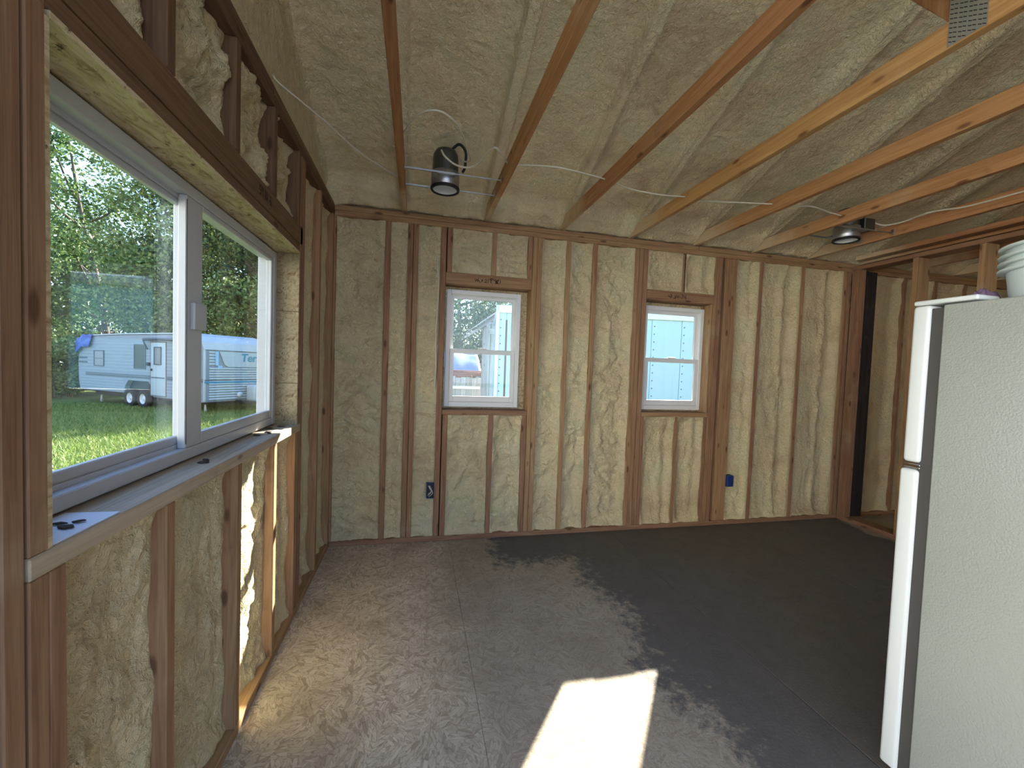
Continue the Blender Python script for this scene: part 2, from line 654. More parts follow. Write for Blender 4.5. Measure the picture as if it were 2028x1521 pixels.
# ------------------------------------------------------------------ floor
floor = empty('floor', (0, 0, 0), label='dirty wood strand board subfloor, dark painted on the right', cat='floor', kind='structure')
gap = 0.0016
xs = [-0.14, 0.87, 2.217, 3.44, 4.66, 5.88, 7.6]
rows = {0: [-5.2, -3.58, -1.14, 0.14], 1: [-5.2, -3.58, -1.14, 0.14]}
for i in range(len(xs) - 1):
    ys = [-5.2, -3.58, -1.14, 0.14]
    for j in range(len(ys) - 1):
        g0, g1 = (0.0004 if i == 1 else 0.0022), (0.0004 if i == 0 else 0.0022)
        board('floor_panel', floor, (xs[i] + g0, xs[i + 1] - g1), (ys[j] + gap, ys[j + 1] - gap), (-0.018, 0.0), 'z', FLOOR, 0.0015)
box('underlay', floor, (-0.14, 7.6), (-5.2, 0.14), (-0.06, -0.0185), BLACK, 0)


# ------------------------------------------------------------------ foam in the stud bays
def foam_bay(parent, wall, u0, u1, v0, v1, rec=0.05, edge=0.03, style='lump', seed=1, amp=1.0, res=0.011, tilt=0.0):
    m = 0.004
    nx, ny = max(8, int((u1 - u0) / res)), max(8, int((v1 - v0) / res))
    u = np.linspace(u0 - m, u1 + m, nx)
    v = np.linspace(v0 - m, v1 + m, ny)
    U, V = np.meshgrid(u, v)
    sd_ = seed * 131
    low = fbm(U / 0.22, V / 0.35, sd_, 3)
    wl = 0.020 + 0.018 * (1 + fbm(V / 0.13, V * 0 + 3.3, sd_ + 5, 3)) * 0.5
    wr = 0.026 + 0.024 * (1 + fbm(V / 0.16, V * 0 + 7.7, sd_ + 9, 3)) * 0.5
    dl, dr = U - u0, u1 - U
    climb = edge * (np.exp(-(dl / wl) ** 2) * (1 - 0.5 * tilt) + np.exp(-(dr / wr) ** 2) * (1 + 0.5 * tilt))
    climb = climb + edge * 0.7 * (np.exp(-((V - v0) / 0.035) ** 2) + np.exp(-((v1 - V) / 0.03) ** 2))
    r = rec + 0.013 * low - climb
    mid = np.clip(np.minimum(dl, dr) / 0.035, 0, 1)
    wx = U + 0.03 * gn(U / 0.08, V / 0.08, sd_ + 31)
    wy = V + 0.03 * gn(U / 0.09, V / 0.07, sd_ + 37)
    if style == 'ripple':
        hang = wy + 0.05 * gn(wx / 0.2, wy / 0.25, sd_ + 41)
        rp_ = 0.010 * fbm(wx / 0.2, hang / 0.05, sd_ + 1, 2)
        rp_ -= 0.024 * blob(wx / 0.105, hang / 0.036, sd_ + 2) * (0.5 + 0.5 * gn(wx / 0.2, wy / 0.2, sd_ + 4))
        rp_ -= 0.009 * blob(wx / 0.046, hang / 0.022, sd_ + 3)
    elif style == 'smooth':
        rp_ = 0.004 * fbm(wx / 0.06, wy / 0.22, sd_ + 1, 2) - 0.0025 * blob(wx / 0.02, wy / 0.022, sd_ + 5)
        band = np.exp(-((U - (u0 + 0.62 * (u1 - u0) + 0.03 * fbm(V / 0.25, V * 0, sd_ + 8, 3))) / 0.035) ** 2)
        rp_ -= band * (0.004 + 0.008 * blob(wx / 0.04, wy / 0.05, sd_ + 4))
    else:
        mod = np.clip(0.65 + 0.6 * fbm(U / 0.16, V / 0.2, sd_ + 21, 2), 0.15, 1.3)
        rp_ = 0.009 * fbm(wx / 0.11, wy / 0.13, sd_ + 6, 3) - mod * (0.010 * blob(wx / 0.045, wy / 0.040, sd_ + 1) + 0.006 * blob(wx / 0.022, wy / 0.020, sd_ + 2))
    r = r + amp * (1.35 if wall == 'back' else 1.1) * rp_ * (0.25 + 0.75 * mid)
    r = np.clip(r, 0.006, 0.115)
    if wall == 'back':
        P = np.stack([U, r, V], -1)
        me = grid_mesh('foam', P)
    else:
        P = np.stack([-r, U, V], -1)
        me = grid_mesh('foam', P, True)
    return link('foam_panel', me, FOAM, parent)


# ------------------------------------------------------------------ back wall
wb = empty('wall_back', (0, 0, 0), label='open stud wall packed with cream spray foam, two small windows in it', cat='wall', kind='structure')
board('bottom_plate', wb, (0, 7.6), (0, D), (0, PLATE_T), 'x', WOOD)
board('top_plate', wb, (0, 4.1), (0, D), (2.391, 2.4285), 'x', WOOD)
board('top_plate', wb, (4.103, 7.6), (0, D), (2.391, 2.4285), 'x', WOOD)
board('top_plate', wb, (0, 2.95), (0, D), (2.4295, WH), 'x', WOOD)
board('top_plate', wb, (2.953, 7.6), (0, D), (2.4295, WH), 'x', WOOD)


def bstud(x0, x1, z0=PLATE_T, z1=2.391, name='stud', y=(0, D), mat=WOOD):
    return board(name, wb, (x0, x1), y, (z0, z1), 'z', mat)


SILL_B, SILL_T, HD_B, HD_T = 0.978, 1.016, 1.977, 2.062
full = [(-0.028, 0.012), (0.347, 0.385), (0.507, 0.545), (0.548, 0.584), (0.748, 0.788),
        (1.464, 1.501), (1.503, 1.540), (1.743, 1.781), (1.973, 2.011), (2.350, 2.388), (2.390, 2.428), (2.431, 2.473),
        (3.127, 3.163), (3.166, 3.204), (3.591, 3.629), (4.050, 4.093), (4.545, 4.583), (4.60, 4.638), (5.30, 5.338),
        (5.71, 5.748), (6.12, 6.158), (6.53, 6.568), (6.94, 6.978), (7.56, 7.60)]
for a, b_ in full:
    bstud(a, b_)
bstud(3.235, 3.358, name='wide_stud', y=(0.004, 0.05))
for (a, b_) in ((0.796, 0.836), (1.152, 1.190), (1.424, 1.461)):
    bstud(a, b_, PLATE_T, SILL_B, 'cripple_stud')
for (a, b_) in ((0.796, 0.834), (1.136, 1.172), (1.424, 1.461)):
    bstud(a, b_, HD_T, 2.391, 'cripple_stud')
for (a, b_) in ((2.476, 2.51), (2.80, 2.838), (3.088, 3.124)):
    bstud(a, b_, PLATE_T, SILL_B, 'cripple_stud', y=(0.006, D))
for (a, b_) in ((2.80, 2.838),):
    bstud(a, b_, HD_T, 2.391, 'cripple_stud', y=(0.02, D))
board('window_sill', wb, (0.79, 1.462), (0, D), (SILL_B, SILL_T), 'x', WOOD)
board('window_sill', wb, (2.475, 3.125), (0, D), (SILL_B, SILL_T), 'x', WOOD)
h1 = board('header', wb, (0.79, 1.462), (0, D), (HD_B, HD_T), 'x', WOOD)
h2 = board('header', wb, (2.475, 3.125), (0, D), (HD_B, HD_T), 'x', WOOD)
board('window_lining', wb, (3.107, 3.1255), (0.006, D), (SILL_T, HD_B), 'z', WOOD)
# sheathing outside, in panels around the openings
for (xa, xb, za, zb) in ((-0.15, 0.806, -0.1, 2.6), (1.404, 2.505, -0.1, 2.6), (3.108, 4.7, -0.1, 2.6), (4.7, 7.7, -0.1, 2.6),
                         (0.806, 1.404, -0.1, 1.030), (0.806, 1.404, 1.952, 2.6), (2.505, 3.108, -0.1, 1.030), (2.505, 3.108, 1.945, 2.6)):
    board('sheathing_panel', wb, (xa, xb), (D, D + 0.012), (za, zb), 'z', OSB, 0)
# foam bays of the back wall
B, T = PLATE_T, 2.391
foam_bay(wb, 'back', 0.012, 0.347, B, T, 0.056, 0.022, 'ripple', 1, 1.25)
foam_bay(wb, 'back', 0.385, 0.507, B, T, 0.060, 0.022, 'ripple', 2, 1.4)
foam_bay(wb, 'back', 0.584, 0.748, B, T, 0.056, 0.022, 'ripple', 3, 1.25)
foam_bay(wb, 'back', 0.836, 1.152, B, SILL_B, 0.060, 0.036, 'lump', 4, 1.9)
foam_bay(wb, 'back', 1.190, 1.424, B, SILL_B, 0.064, 0.036, 'lump', 5, 1.9)
foam_bay(wb, 'back', 0.834, 1.136, HD_T, T, 0.056, 0.030, 'ripple', 6, 1.4)
foam_bay(wb, 'back', 1.172, 1.424, HD_T, T, 0.056, 0.030, 'ripple', 7, 1.4)
foam_bay(wb, 'back', 1.540, 1.743, B, T, 0.064, 0.038, 'lump', 8, 1.6, tilt=0.6)
foam_bay(wb, 'back', 1.781, 1.973, B, T, 0.060, 0.034, 'lump', 9, 1.8)
foam_bay(wb, 'back', 2.011, 2.350, B, T, 0.066, 0.038, 'lump', 10, 1.7, tilt=0.8)
foam_bay(wb, 'back', 2.510, 2.80, B, SILL_B, 0.05, 0.04, 'smooth', 11, 1.3)
foam_bay(wb, 'back', 2.838, 3.088, B, SILL_B, 0.055, 0.045, 'smooth', 12, 1.5)
foam_bay(wb, 'back', 2.473, 2.80, HD_T, T, 0.04, 0.035, 'lump', 13, 1.2)
foam_bay(wb, 'back', 2.838, 3.127, HD_T, T, 0.045, 0.04, 'smooth', 14, 1.4)
foam_bay(wb, 'back', 3.358, 3.591, B, T, 0.062, 0.055, 'smooth', 15, 1.3, tilt=1.0)
foam_bay(wb, 'back', 3.629, 4.050, B, T, 0.062, 0.055, 'smooth', 16, 1.5, tilt=1.0)
foam_bay(wb, 'back', 4.093, 4.545, B, T, 0.066, 0.058, 'smooth', 17, 1.5, tilt=1.0)
for i_, (a, b_) in enumerate(((4.638, 5.30), (5.338, 5.71), (5.748, 6.12), (6.158, 6.53), (6.568, 6.94), (6.978, 7.56))):
    foam_bay(wb, 'back', a, b_, B, T, 0.07, 0.05, 'smooth', 20 + i_, 1.3, res=0.02)


def strokes(name, parent, lines, origin, ux, uz, nrm, h=0.03, r=0.0016):
    """hand-written marks: short ink strokes lying on a face"""
    V, F = [], []
    o = Vector(origin)
    ux, uz, nrm = Vector(ux), Vector(uz), Vector(nrm)
    for ln in lines:
        for (a, b2) in zip(ln[:-1], ln[1:]):
            p, q = Vector((a[0], a[1])), Vector((b2[0], b2[1]))
            t = (q - p).normalized()
            s = Vector((-t.y, t.x)) * (r / h)
            p, q = p - t * (r / h), q + t * (r / h)
            i0 = len(V)
            for c in (p + s, p - s, q - s, q + s):
                for lift in (0.0002, 0.0008):
                    V.append(tuple(o + ux * c.x * h + uz * c.y * h + nrm * lift))
            F += [(i0 + 1, i0 + 3, i0 + 5, i0 + 7), (i0, i0 + 6, i0 + 4, i0 + 2),
                  (i0, i0 + 2, i0 + 3, i0 + 1), (i0 + 2, i0 + 4, i0 + 5, i0 + 3),
                  (i0 + 4, i0 + 6, i0 + 7, i0 + 5), (i0 + 6, i0, i0 + 1, i0 + 7)]
    me = bpy.data.meshes.new(name)
    me.from_pydata(V, [], F)
    return link(name, me, INK, parent)


MARK1 = [[(0, .8), (.2, .2), (.4, .7), (.6, .2), (.8, .9)], [(.75, .5), (1.1, .05)], [(1.4, .2), (1.7, .75)], [(1.45, .6), (1.75, .35)],
         [(2.1, .7), (2.5, .75), (2.45, .4), (2.1, .15), (2.6, .1)], [(2.9, .9), (2.85, .1)], [(3.2, .9), (3.7, 1.1)],
         [(3.3, .75), (3.6, .6), (3.35, .3), (3.7, .1)], [(4.2, .8), (4.6, .2), (5.0, .9), (4.5, .5), (5.1, .1), (4.3, .1)],
         [(4.5, 1.0), (4.8, .1), (5.2, 1.0)], [(5.4, .95), (5.6, .5), (5.35, .05)]]
MARK2 = [[(0, .7), (.1, .3), (.5, .3), (.5, .9), (.5, .1)], [(.7, .8), (.7, .2)], [(1.2, .1), (1.7, .1)], [(1.5, .7), (1.6, .2), (1.9, .7)],
         [(2.1, .7), (2.0, .3), (2.3, .3), (2.4, .7)], [(2.6, .4), (2.8, .4)], [(3.1, .9), (3.5, .9), (3.2, .1)],
         [(3.7, .8), (3.8, .4), (4.1, .45)], [(4.1, .9), (4.1, .05)]]
MARK3 = [[(.5, .9), (.1, .9), (.1, .55), (.5, .5), (.4, .1), (.1, .1)], [(1.0, .6), (.7, .7), (.8, .9), (1.05, .8), (1.0, .1)],
         [(1.6, .9), (1.6, .1)], [(2.0, .9), (1.9, .4), (2.1, .1), (2.3, .5), (2.0, .9)], [(3.2, .9), (3.2, .5)],
         [(3.0, .45), (3.5, .5)], [(3.1, .35), (3.4, .3), (3.1, .05), (3.5, .05)]]
tag(strokes('marker_writing', h1, MARK1, (1.01, 0, 2.0), (1, 0, 0), (0, 0, 1), (0, -1, 0), 0.036, 0.0022), 'dark hand-written marks on the header')
tag(strokes('marker_writing', h2, MARK2, (2.68, 0, 2.0), (1, 0, 0), (0, 0, 1), (0, -1, 0), 0.04, 0.0022), 'dark hand-written marks on the header')


# ------------------------------------------------------------------ windows
def hung_window(name, x0, x1, z0, z1, label):
    w_ = empty(name, ((x0 + x1) / 2, D, z0), label=label, cat='window', kind='structure')
    fy = (0.088, 0.160)
    multi_box('window_frame', w_, [(u, fy, v) for u, v in ring_boxes((x0, x1), (z0, z1), (0.034, 0.034, 0.040, 0.034))], VINYL, 0.003)
    multi_box('frame_stop', w_, [(u, (0.118, 0.126), v) for u, v in ring_boxes((x0 + 0.033, x1 - 0.033), (z0 + 0.039, z1 - 0.033), (0.008, 0.008, 0.008, 0.008))], VINYL, 0.001)
    zm = z0 + 0.475 * (z1 - z0)
    a, b2 = x0 + 0.035, x1 - 0.035
    up = multi_box('upper_sash', w_, [(u, (0.128, 0.150), v) for u, v in ring_boxes((a, b2), (zm - 0.012, z1 - 0.035), (0.026, 0.026, 0.03, 0.028))], VINYL, 0.002)
    lo = multi_box('lower_sash', w_, [(u, (0.096, 0.119), v) for u, v in ring_boxes((a, b2), (z0 + 0.041, zm + 0.024), (0.032, 0.032, 0.045, 0.034))], VINYL, 0.002)
    box('glass_pane', up, (a + 0.024, b2 - 0.024), (0.137, 0.141), (zm + 0.014, z1 - 0.061), GLASS, 0)
    box('glass_pane', lo, (a + 0.030, b2 - 0.030), (0.106, 0.110), (z0 + 0.084, zm - 0.008), GLASS, 0)
    xm = (a + b2) / 2
    box('sash_lock', lo, (xm - 0.035, xm + 0.035), (0.100, 0.117), (zm + 0.0235, zm + 0.036), VINYL, 0.003)
    multi_box('lift_rail', lo, [((xm - 0.10, xm + 0.10), (0.086, 0.097), (z0 + 0.078, z0 + 0.085))], VINYL, 0.001)
    return w_


hung_window('window_2', 0.808, 1.402, 1.032, 1.950, 'small white single hung window showing shed posts and trees')
hung_window('window_3', 2.507, 3.106, 1.032, 1.943, 'small white single hung window filled by a pale blue trailer side')

# ------------------------------------------------------------------ left wall
wl_ = empty('wall_left', (0, -2.0, 0), label='stud wall of foam bays around the wide sliding window', cat='wall', kind='structure')


def lstud(y0, y1, z0=PLATE_T, z1=2.391, name='stud', x=(-D, 0), mat=WOOD):
    return board(name, wl_, x, (y0, y1), (z0, z1), 'z', mat)


YB = -2.66
YE = -5.2                  # far end of the side left open behind the camera to light the room
board('bottom_plate', wl_, (-D, 0), (YB, -0.001), (0, PLATE_T), 'y', WOOD)
board('top_plate', wl_, (-D, 0), (YE, -0.001), (2.391, 2.4285), 'y', SHADED_FIR)
board('top_plate', wl_, (-D, 0.0), (YE, -1.28), (2.4295, WH), 'y', SHADED_FIR)
board('top_plate', wl_, (-D, 0.0), (-1.277, -0.001), (2.4295, WH), 'y', SHADED_FIR)
LS_B, LS_T, LH_B, LH_M, LH_T = 0.984, 1.022, 1.908, 1.947, 2.036
for (a, b_) in ((-0.040, -0.002), (-0.430, -0.392), (-0.815, -0.777), (-0.855, -0.817), (-2.390, -2.3525), (-2.434, -2.3965), (-2.66, -2.622), (-5.2, -5.162)):
    z0 = PLATE_T
    if a == -2.390:      # jack: stands on the sill, a short one carries it below
        lstud(a, b_, LS_T, LH_B)
        lstud(a, b_, PLATE_T, LS_B, 'cripple_stud')
    else:
        lstud(a, b_)
lstud(-2.4745, -2.4365, 1.47, 2.391, 'short_stud')
board('void_shade_panel', wl_, (-0.139, -0.125), (-2.622, -2.4365), (PLATE_T, 1.468), 'z', BLACKWOOD)  # black sheet standing in for shade in the unfilled bay
board('void_shade_panel', wl_, (-0.139, -0.125), (-2.622, -2.476), (1.47, 2.391), 'z', BLACKWOOD)
for (a, b_) in ((-2.3515, -2.3155), (-2.014, -1.976), (-1.596, -1.558), (-1.217, -1.179), (-0.900, -0.862)):
    lstud(a, b_, PLATE_T, LS_B, 'cripple_stud')
for (a, b_) in ((-2.35, -2.312), (-2.022, -1.984), (-1.640, -1.602), (-1.267, -1.229), (-0.905, -0.867)):
    lstud(a, b_, LH_T, 2.391, 'cripple_stud', mat=SHADED_FIR)
board('window_sill', wl_, (-D, 0.002), (-2.391, -0.818), (LS_B, LS_T), 'y', PALEWOOD)
board('header', wl_, (-D, -0.004), (-2.352, -0.8175), (LH_B, LH_M - 0.001), 'y', SHADED_FIR)
h3 = board('header', wl_, (-D, 0.0), (-2.391, -0.8175), (LH_M, LH_T), 'y', SHADED_FIR)
tag(strokes('marker_writing', h3, MARK3, (0, -1.43, 1.975), (0, 1, 0), (0, 0, 1), (1, 0, 0), 0.038, 0.0022), 'dark hand-written marks on the header')
# strand board lining of the opening
RX = (-D, -0.001)
for (a, b_) in ((-2.343, -1.905), (-1.903, -1.45), (-1.448, -1.10), (-1.098, -0.869)):
    board('lining_panel', wl_, RX, (a, b_), (1.895, 1.9075), 'z', OSB, 0.0006)
for (a, b_) in ((LS_T, 1.235), (1.237, 1.60), (1.602, 1.8945)):
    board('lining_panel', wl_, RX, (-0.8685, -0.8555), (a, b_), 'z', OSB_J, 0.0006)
board('lining_panel', wl_, RX, (-2.357, -2.3435), (LS_T, 1.8945), 'z', OSB, 0.0006)
for (ya, yb, za, zb) in ((-2.67, -2.343, -0.1, 2.6), (-0.87, 0.15, -0.1, 2.6), (-2.343, -0.87, -0.1, 1.03), (-2.343, -0.87, 1.885, 2.6)):
    board('sheathing_panel', wl_, (-D - 0.012, -D), (ya, yb), (za, zb), 'z', OSB, 0)
# foam bays of the left wall
foam_bay(wl_, 'left', -0.392, -0.040, B, T, 0.075, 0.03, 'smooth', 41, 1.0)
foam_bay(wl_, 'left', -0.777, -0.430, B, T, 0.075, 0.03, 'smooth', 42, 1.0)
foam_bay(wl_, 'left', -1.179, -0.900, B, LS_B, 0.065, 0.03, 'smooth', 43, 1.0, res=0.008)
foam_bay(wl_, 'left', -1.558, -1.217, B, LS_B, 0.064, 0.022, 'lump', 44, 1.0, res=0.008)
foam_bay(wl_, 'left', -1.976, -1.596, B, LS_B, 0.064, 0.020, 'lump', 45, 1.1, res=0.007)
foam_bay(wl_, 'left', -2.3155, -2.014, B, LS_B, 0.056, 0.018, 'lump', 46, 1.1, res=0.006)
for i_, (a, b_) in enumerate(((-1.229, -0.905), (-1.602, -1.267), (-1.984, -1.640), (-2.312, -2.022))):
    foam_bay(wl_, 'left', a, b_, LH_T, T, 0.075, 0.02, 'lump', 50 + i_, 3.0, res=0.009)

# sliding window
wy0, wy1, wz0, wz1 = -2.343, -0.872, 1.028, 1.888
w1 = empty('window_1', (-D, (wy0 + wy1) / 2, wz0), label='wide white sliding window looking out on the lawn and camper', cat='window', kind='structure')
multi_box('window_frame', w1, [((-0.178, -0.104), u, v) for u, v in ring_boxes((wy0, wy1), (wz0, wz1), (0.036, 0.036, 0.036, 0.036))], VINYL_SHADE, 0.003)
multi_box('frame_track', w1, [((-0.140, -0.134), u, v) for u, v in ring_boxes((wy0 + 0.035, wy1 - 0.035), (wz0 + 0.035, wz1 - 0.035), (0.004, 0.004, 0.012, 0.012))], VINYL_SHADE, 0.001)
ls_ = multi_box('fixed_sash', w1, [((-0.160, -0.142), u, v) for u, v in ring_boxes((wy0 + 0.036, -1.630), (wz0 + 0.036, wz1 - 0.036), (0.036, 0.042, 0.036, 0.028))], VINYL_SHADE, 0.003)
rs_ = multi_box('sliding_sash', w1, [((-0.132, -0.108), u, v) for u, v in ring_boxes((-1.703, wy1 - 0.036), (wz0 + 0.036, wz1 - 0.036), (0.100, 0.026, 0.038, 0.018))], VINYL_SHADE, 0.003)
box('glass_pane', ls_, (-0.152, -0.148), (wy0 + 0.070, -1.670), (wz0 + 0.070, wz1 - 0.062), GLASS, 0)
box('glass_pane', rs_, (-0.120, -0.116), (-1.605, wy1 - 0.060), (wz0 + 0.072, wz1 - 0.052), GLASS, 0)
multi_box('sash_latch', rs_, [((-0.108, -0.094), (-1.680, -1.618), (1.440, 1.525)), ((-0.112, -0.098), (-1.618, -1.594), (1.442, 1.523))], VINYL_SHADE, 0.002)
multi_box('meeting_stile_groove', rs_, [((-0.1085, -0.107), (-1.7025, -1.6995), (wz0 + 0.05, wz1 - 0.05))], GASKET, 0)

# ------------------------------------------------------------------ partition on the right
wr_ = empty('wall_right', (4.66, -1.5, 0), label='bare stud partition without boards behind the fridge', cat='wall', kind='structure')
PX = (4.64, 4.78)
board('bottom_plate', wr_, PX, (-5.1, -0.001), (0.0005, PLATE_T), 'y', WOOD)
board('top_plate', wr_, PX, (-5.1, -0.001), (2.400, 2.437), 'y', WOOD)
for y0 in (-0.536, -0.962, -1.37, -1.78, -2.19, -2.60, -3.01, -3.42):
    board('stud', wr_, PX, (y0, y0 + S), (PLATE_T, 2.400), 'z', WOOD)
board('stud', wr_, (4.64, 4.70), (-0.085, -0.001), (PLATE_T, 2.400), 'z', WOOD)
board('black_board', wr_, (4.715, 4.85), (-0.075, -0.003), (PLATE_T, 2.388), 'z', BLACKWOOD)
board('nailer', wr_, (4.60, 4.69), (-5.1, -0.05), (2.482, 2.520), 'y', JOIST)
board('blocking', wr_, (4.78, 4.816), (-5.1, -0.05), (2.437, 2.482), 'y', WOOD)
# end wall of the room beyond the partition
we = empty('wall_far', (7.6, -2.0, 0), label='far end wall beyond the stud partition', cat='wall', kind='structure')
board('sheathing_panel', we, (7.60, 7.62), (-5.2, 0.14), (0, 4.2), 'z', OSB, 0)
for y0 in (-0.5, -0.9, -1.3, -1.7, -2.1):
    board('stud', we, (7.46, 7.6), (y0, y0 + S), (0, 2.467), 'z', WOOD)

# unseen rear wall behind the camera, its opening shaped to light the room
wq = empty('wall_rear', (4.6, YE, 0), label='unseen rear wall with a wide opening shaped to light the room', cat='wall', kind='structure')
for (xa, xb) in ((2.9, 4.6), (4.602, 6.1), (6.102, 7.62)):
    board('sheathing_panel', wq, (xa, xb), (YE - 0.15, YE - 0.14), (-0.1, 4.6), 'z', OSB, 0)
for k in range(12):
    board('stud', wq, (2.9 + 0.41 * k, 2.9 + 0.41 * k + S), (YE - 0.139, YE - 0.001), (0, 3.2), 'z', WOOD)

# ------------------------------------------------------------------ ceiling: foam under the roof, truss chords
ce = empty('ceiling', (2.0, -2.0, WH), label='sloping roof underside coated in cream spray foam with truss chords below', cat='ceiling', kind='structure')
YR = -3.95


def roof_z(X, Y, seed):
    """underside of the foam between and around the top chords"""
    z = 2.565 - ROOF_S * Y
    d = np.full(X.shape, 9.0)
    for tx in TRUSS_X:
        d = np.minimum(d, np.abs(X - tx))
    wob = 0.006 * fbm(Y / 0.3, X * 0 + 2.2, seed, 3)
    t = np.clip((d + wob - 0.026) / 0.018, 0, 1)
    z = z - 0.058 * (1 - t * t * (3 - 2 * t))
    fil = np.clip((d - 0.044) / 0.10, 0, 1)
    z = z - 0.014 * (1 - fil) ** 2 * (d > 0.03)
    wx, wy = X + 0.02 * gn(X / 0.06, Y / 0.06, 91), Y + 0.02 * gn(X / 0.06, Y / 0.06, 92)
    amp = 0.35 + 0.65 * t
    z = z + amp * (0.016 * fbm(X / 0.4, Y / 0.5, 71, 3) + 0.004 * fbm(wx / 0.07, wy / 0.05, 72, 3) + 0.0055 * blob(wx / 0.034, wy / 0.026, 73))
    # towards the eave the foam thickens and rolls down on to the plate
    lip = np.clip((Y + 0.16 + 0.03 * fbm(X / 0.25, X * 0 + 4.0, 74, 3)) / 0.16, 0, 1)
    z = z - lip ** 1.5 * (z - (2.475 + 0.01 * fbm(X / 0.12, Y / 0.05, 75, 3))) * 0.95
    roll = np.exp(-((Y + 0.085 + 0.02 * fbm(X / 0.2, X * 0 + 9.0, 76, 3)) / 0.022) ** 2)
    z = z - 0.014 * roll * t
    return z


edges_x = [-0.06] + TRUSS_X
for i in range(len(edges_x) - 1):
    x0, x1 = edges_x[i], edges_x[i + 1]
    res = 0.010 if x1 < 4.8 else 0.03
    U, V = np.meshgrid(np.linspace(x0, x1, int((x1 - x0) / res)), np.linspace(YR, 0.06, int((0.06 - YR) / (res * 1.1))))
    Zr = roof_z(U, V, 5)
    if i == 0:
        gx = np.clip((0.09 - U) / 0.13, 0, 1)
        Zr = Zr - 0.05 * gx ** 2
    link('foam_panel', grid_mesh('foam', np.stack([U, V, Zr], -1), True), FOAM_C, ce)
# roof sheathing over the foam
rb = [(-0.3, 2.72 + ROOF_S * 0.0), ]
me = bpy.data.meshes.new('roof_sheathing')
z0 = 2.68 - ROOF_S * 0.5
z1 = 2.68 - ROOF_S * YR
me.from_pydata([(-0.4, 0.5, z0), (7.9, 0.5, z0), (7.9, YR, z1), (-0.4, YR, z1), (-0.4, 0.5, z0 + .03), (7.9, 0.5, z0 + .03), (7.9, YR, z1 + .03), (-0.4, YR, z1 + .03)],
               [], [(0, 1, 2, 3), (7, 6, 5, 4), (0, 4, 5, 1), (1, 5, 6, 2), (2, 6, 7, 3), (3, 7, 4, 0)])
link('roof_sheathing', me, OSB, ce)
me = bpy.data.meshes.new('roof_sheathing')
z2 = z1 - ROOF_S * 1.3
me.from_pydata([(-0.4, YR, z1), (7.9, YR, z1), (7.9, YR - 1.3, z2), (-0.4, YR - 1.3, z2), (-0.4, YR, z1 + .03), (7.9, YR, z1 + .03), (7.9, YR - 1.3, z2 + .03), (-0.4, YR - 1.3, z2 + .03)],
               [], [(0, 1, 2, 3), (7, 6, 5, 4), (0, 4, 5, 1), (1, 5, 6, 2), (2, 6, 7, 3), (3, 7, 4, 0)])
link('roof_sheathing', me, OSB, ce)
# gable foam above the left plate
U, V = np.meshgrid(np.linspace(YR, 0.0, 330), np.linspace(0, 1, 60))
Zt = 2.575 - ROOF_S * U
Zg = WH - 0.01 + (Zt - WH + 0.03) * V
Xg = -0.035 + 0.008 * fbm(U / 0.25, Zg / 0.2, 81, 3) + 0.004 * fbm(U / 0.05, Zg / 0.05, 82, 3) + 0.05 * np.clip((Zg - (Zt - 0.10)) / 0.10, 0, 1) ** 2
link('gable_foam', grid_mesh('foam', np.stack([Xg, U, Zg], -1), False), FOAM, ce)
box('gable_sheathing', ce, (-0.16, -0.145), (YE - 0.1, 0.2), (2.45, 4.8), OSB, 0)


def gusset(parent, x, y0, y1, z0, z1):
    bm = bmesh.new()
    g = bmesh.ops.create_cube(bm, size=1.0)['verts']
    for v in g:
        v.co = Vector((x + v.co.x * 0.0016, (y0 + y1) / 2 + v.co.y * (y1 - y0), (z0 + z1) / 2 + v.co.z * (z1 - z0)))
    nr, nc = 13, 4
    for c in range(nc):
        for r in range(nr):
            for s in (0, 1):
                yc = y0 + (c + 0.5) * (y1 - y0) / nc + (s - 0.5) * 0.011
                zc = z0 + (r + 0.5 + 0.4 * s) * (z1 - z0) / (nr + 0.4)
                q = bmesh.ops.create_cube(bm, size=1.0)['verts']
                for v in q:
                    v.co = Vector((x - 0.0008 + v.co.x * 0.0008, yc + v.co.y * 0.009, zc + v.co.z * 0.0030 + v.co.y * 0.006))
                for f in {f for v in q for f in v.link_faces}:
                    f.material_index = 1
    me = bpy.data.meshes.new('gusset_plate')
    bm.to_mesh(me)
    bm.free()
    return tag(link('gusset_plate', me, [PLATE, BLACK], parent), 'slotted steel nail plate')


for i, tx in enumerate(TRUSS_X):
    zt = WH + 0.089
    ch = board('ceiling_joist', ce, (tx - 0.019, tx + 0.019), (YR, 0.05), (WH + 0.0005, zt), 'y', JOIST, 0.003)
    # diagonal web rising towards the eave, cut flat on the chord
    yw = -2.118 if i == 3 else -2.62
    dy, dz, wwid = 0.574 * 0.78, 0.819 * 0.78, 0.14 / 0.819
    me = prism_mesh([(yw, zt + 0.001), (yw + dy, zt + dz), (yw + dy - wwid, zt + dz), (yw - wwid, zt + 0.001)], 0.036, 0.002)
    wv = link('truss_web', me, JOIST, None)
    wv.rotation_euler = (0, 0, math.pi / 2)
    wv.location = (tx + 0.018, 0, 0)
    attach(wv, ch)
    gusset(ch, tx - 0.0200, yw - 0.103, yw - 0.003, WH + 0.004, WH + 0.205)


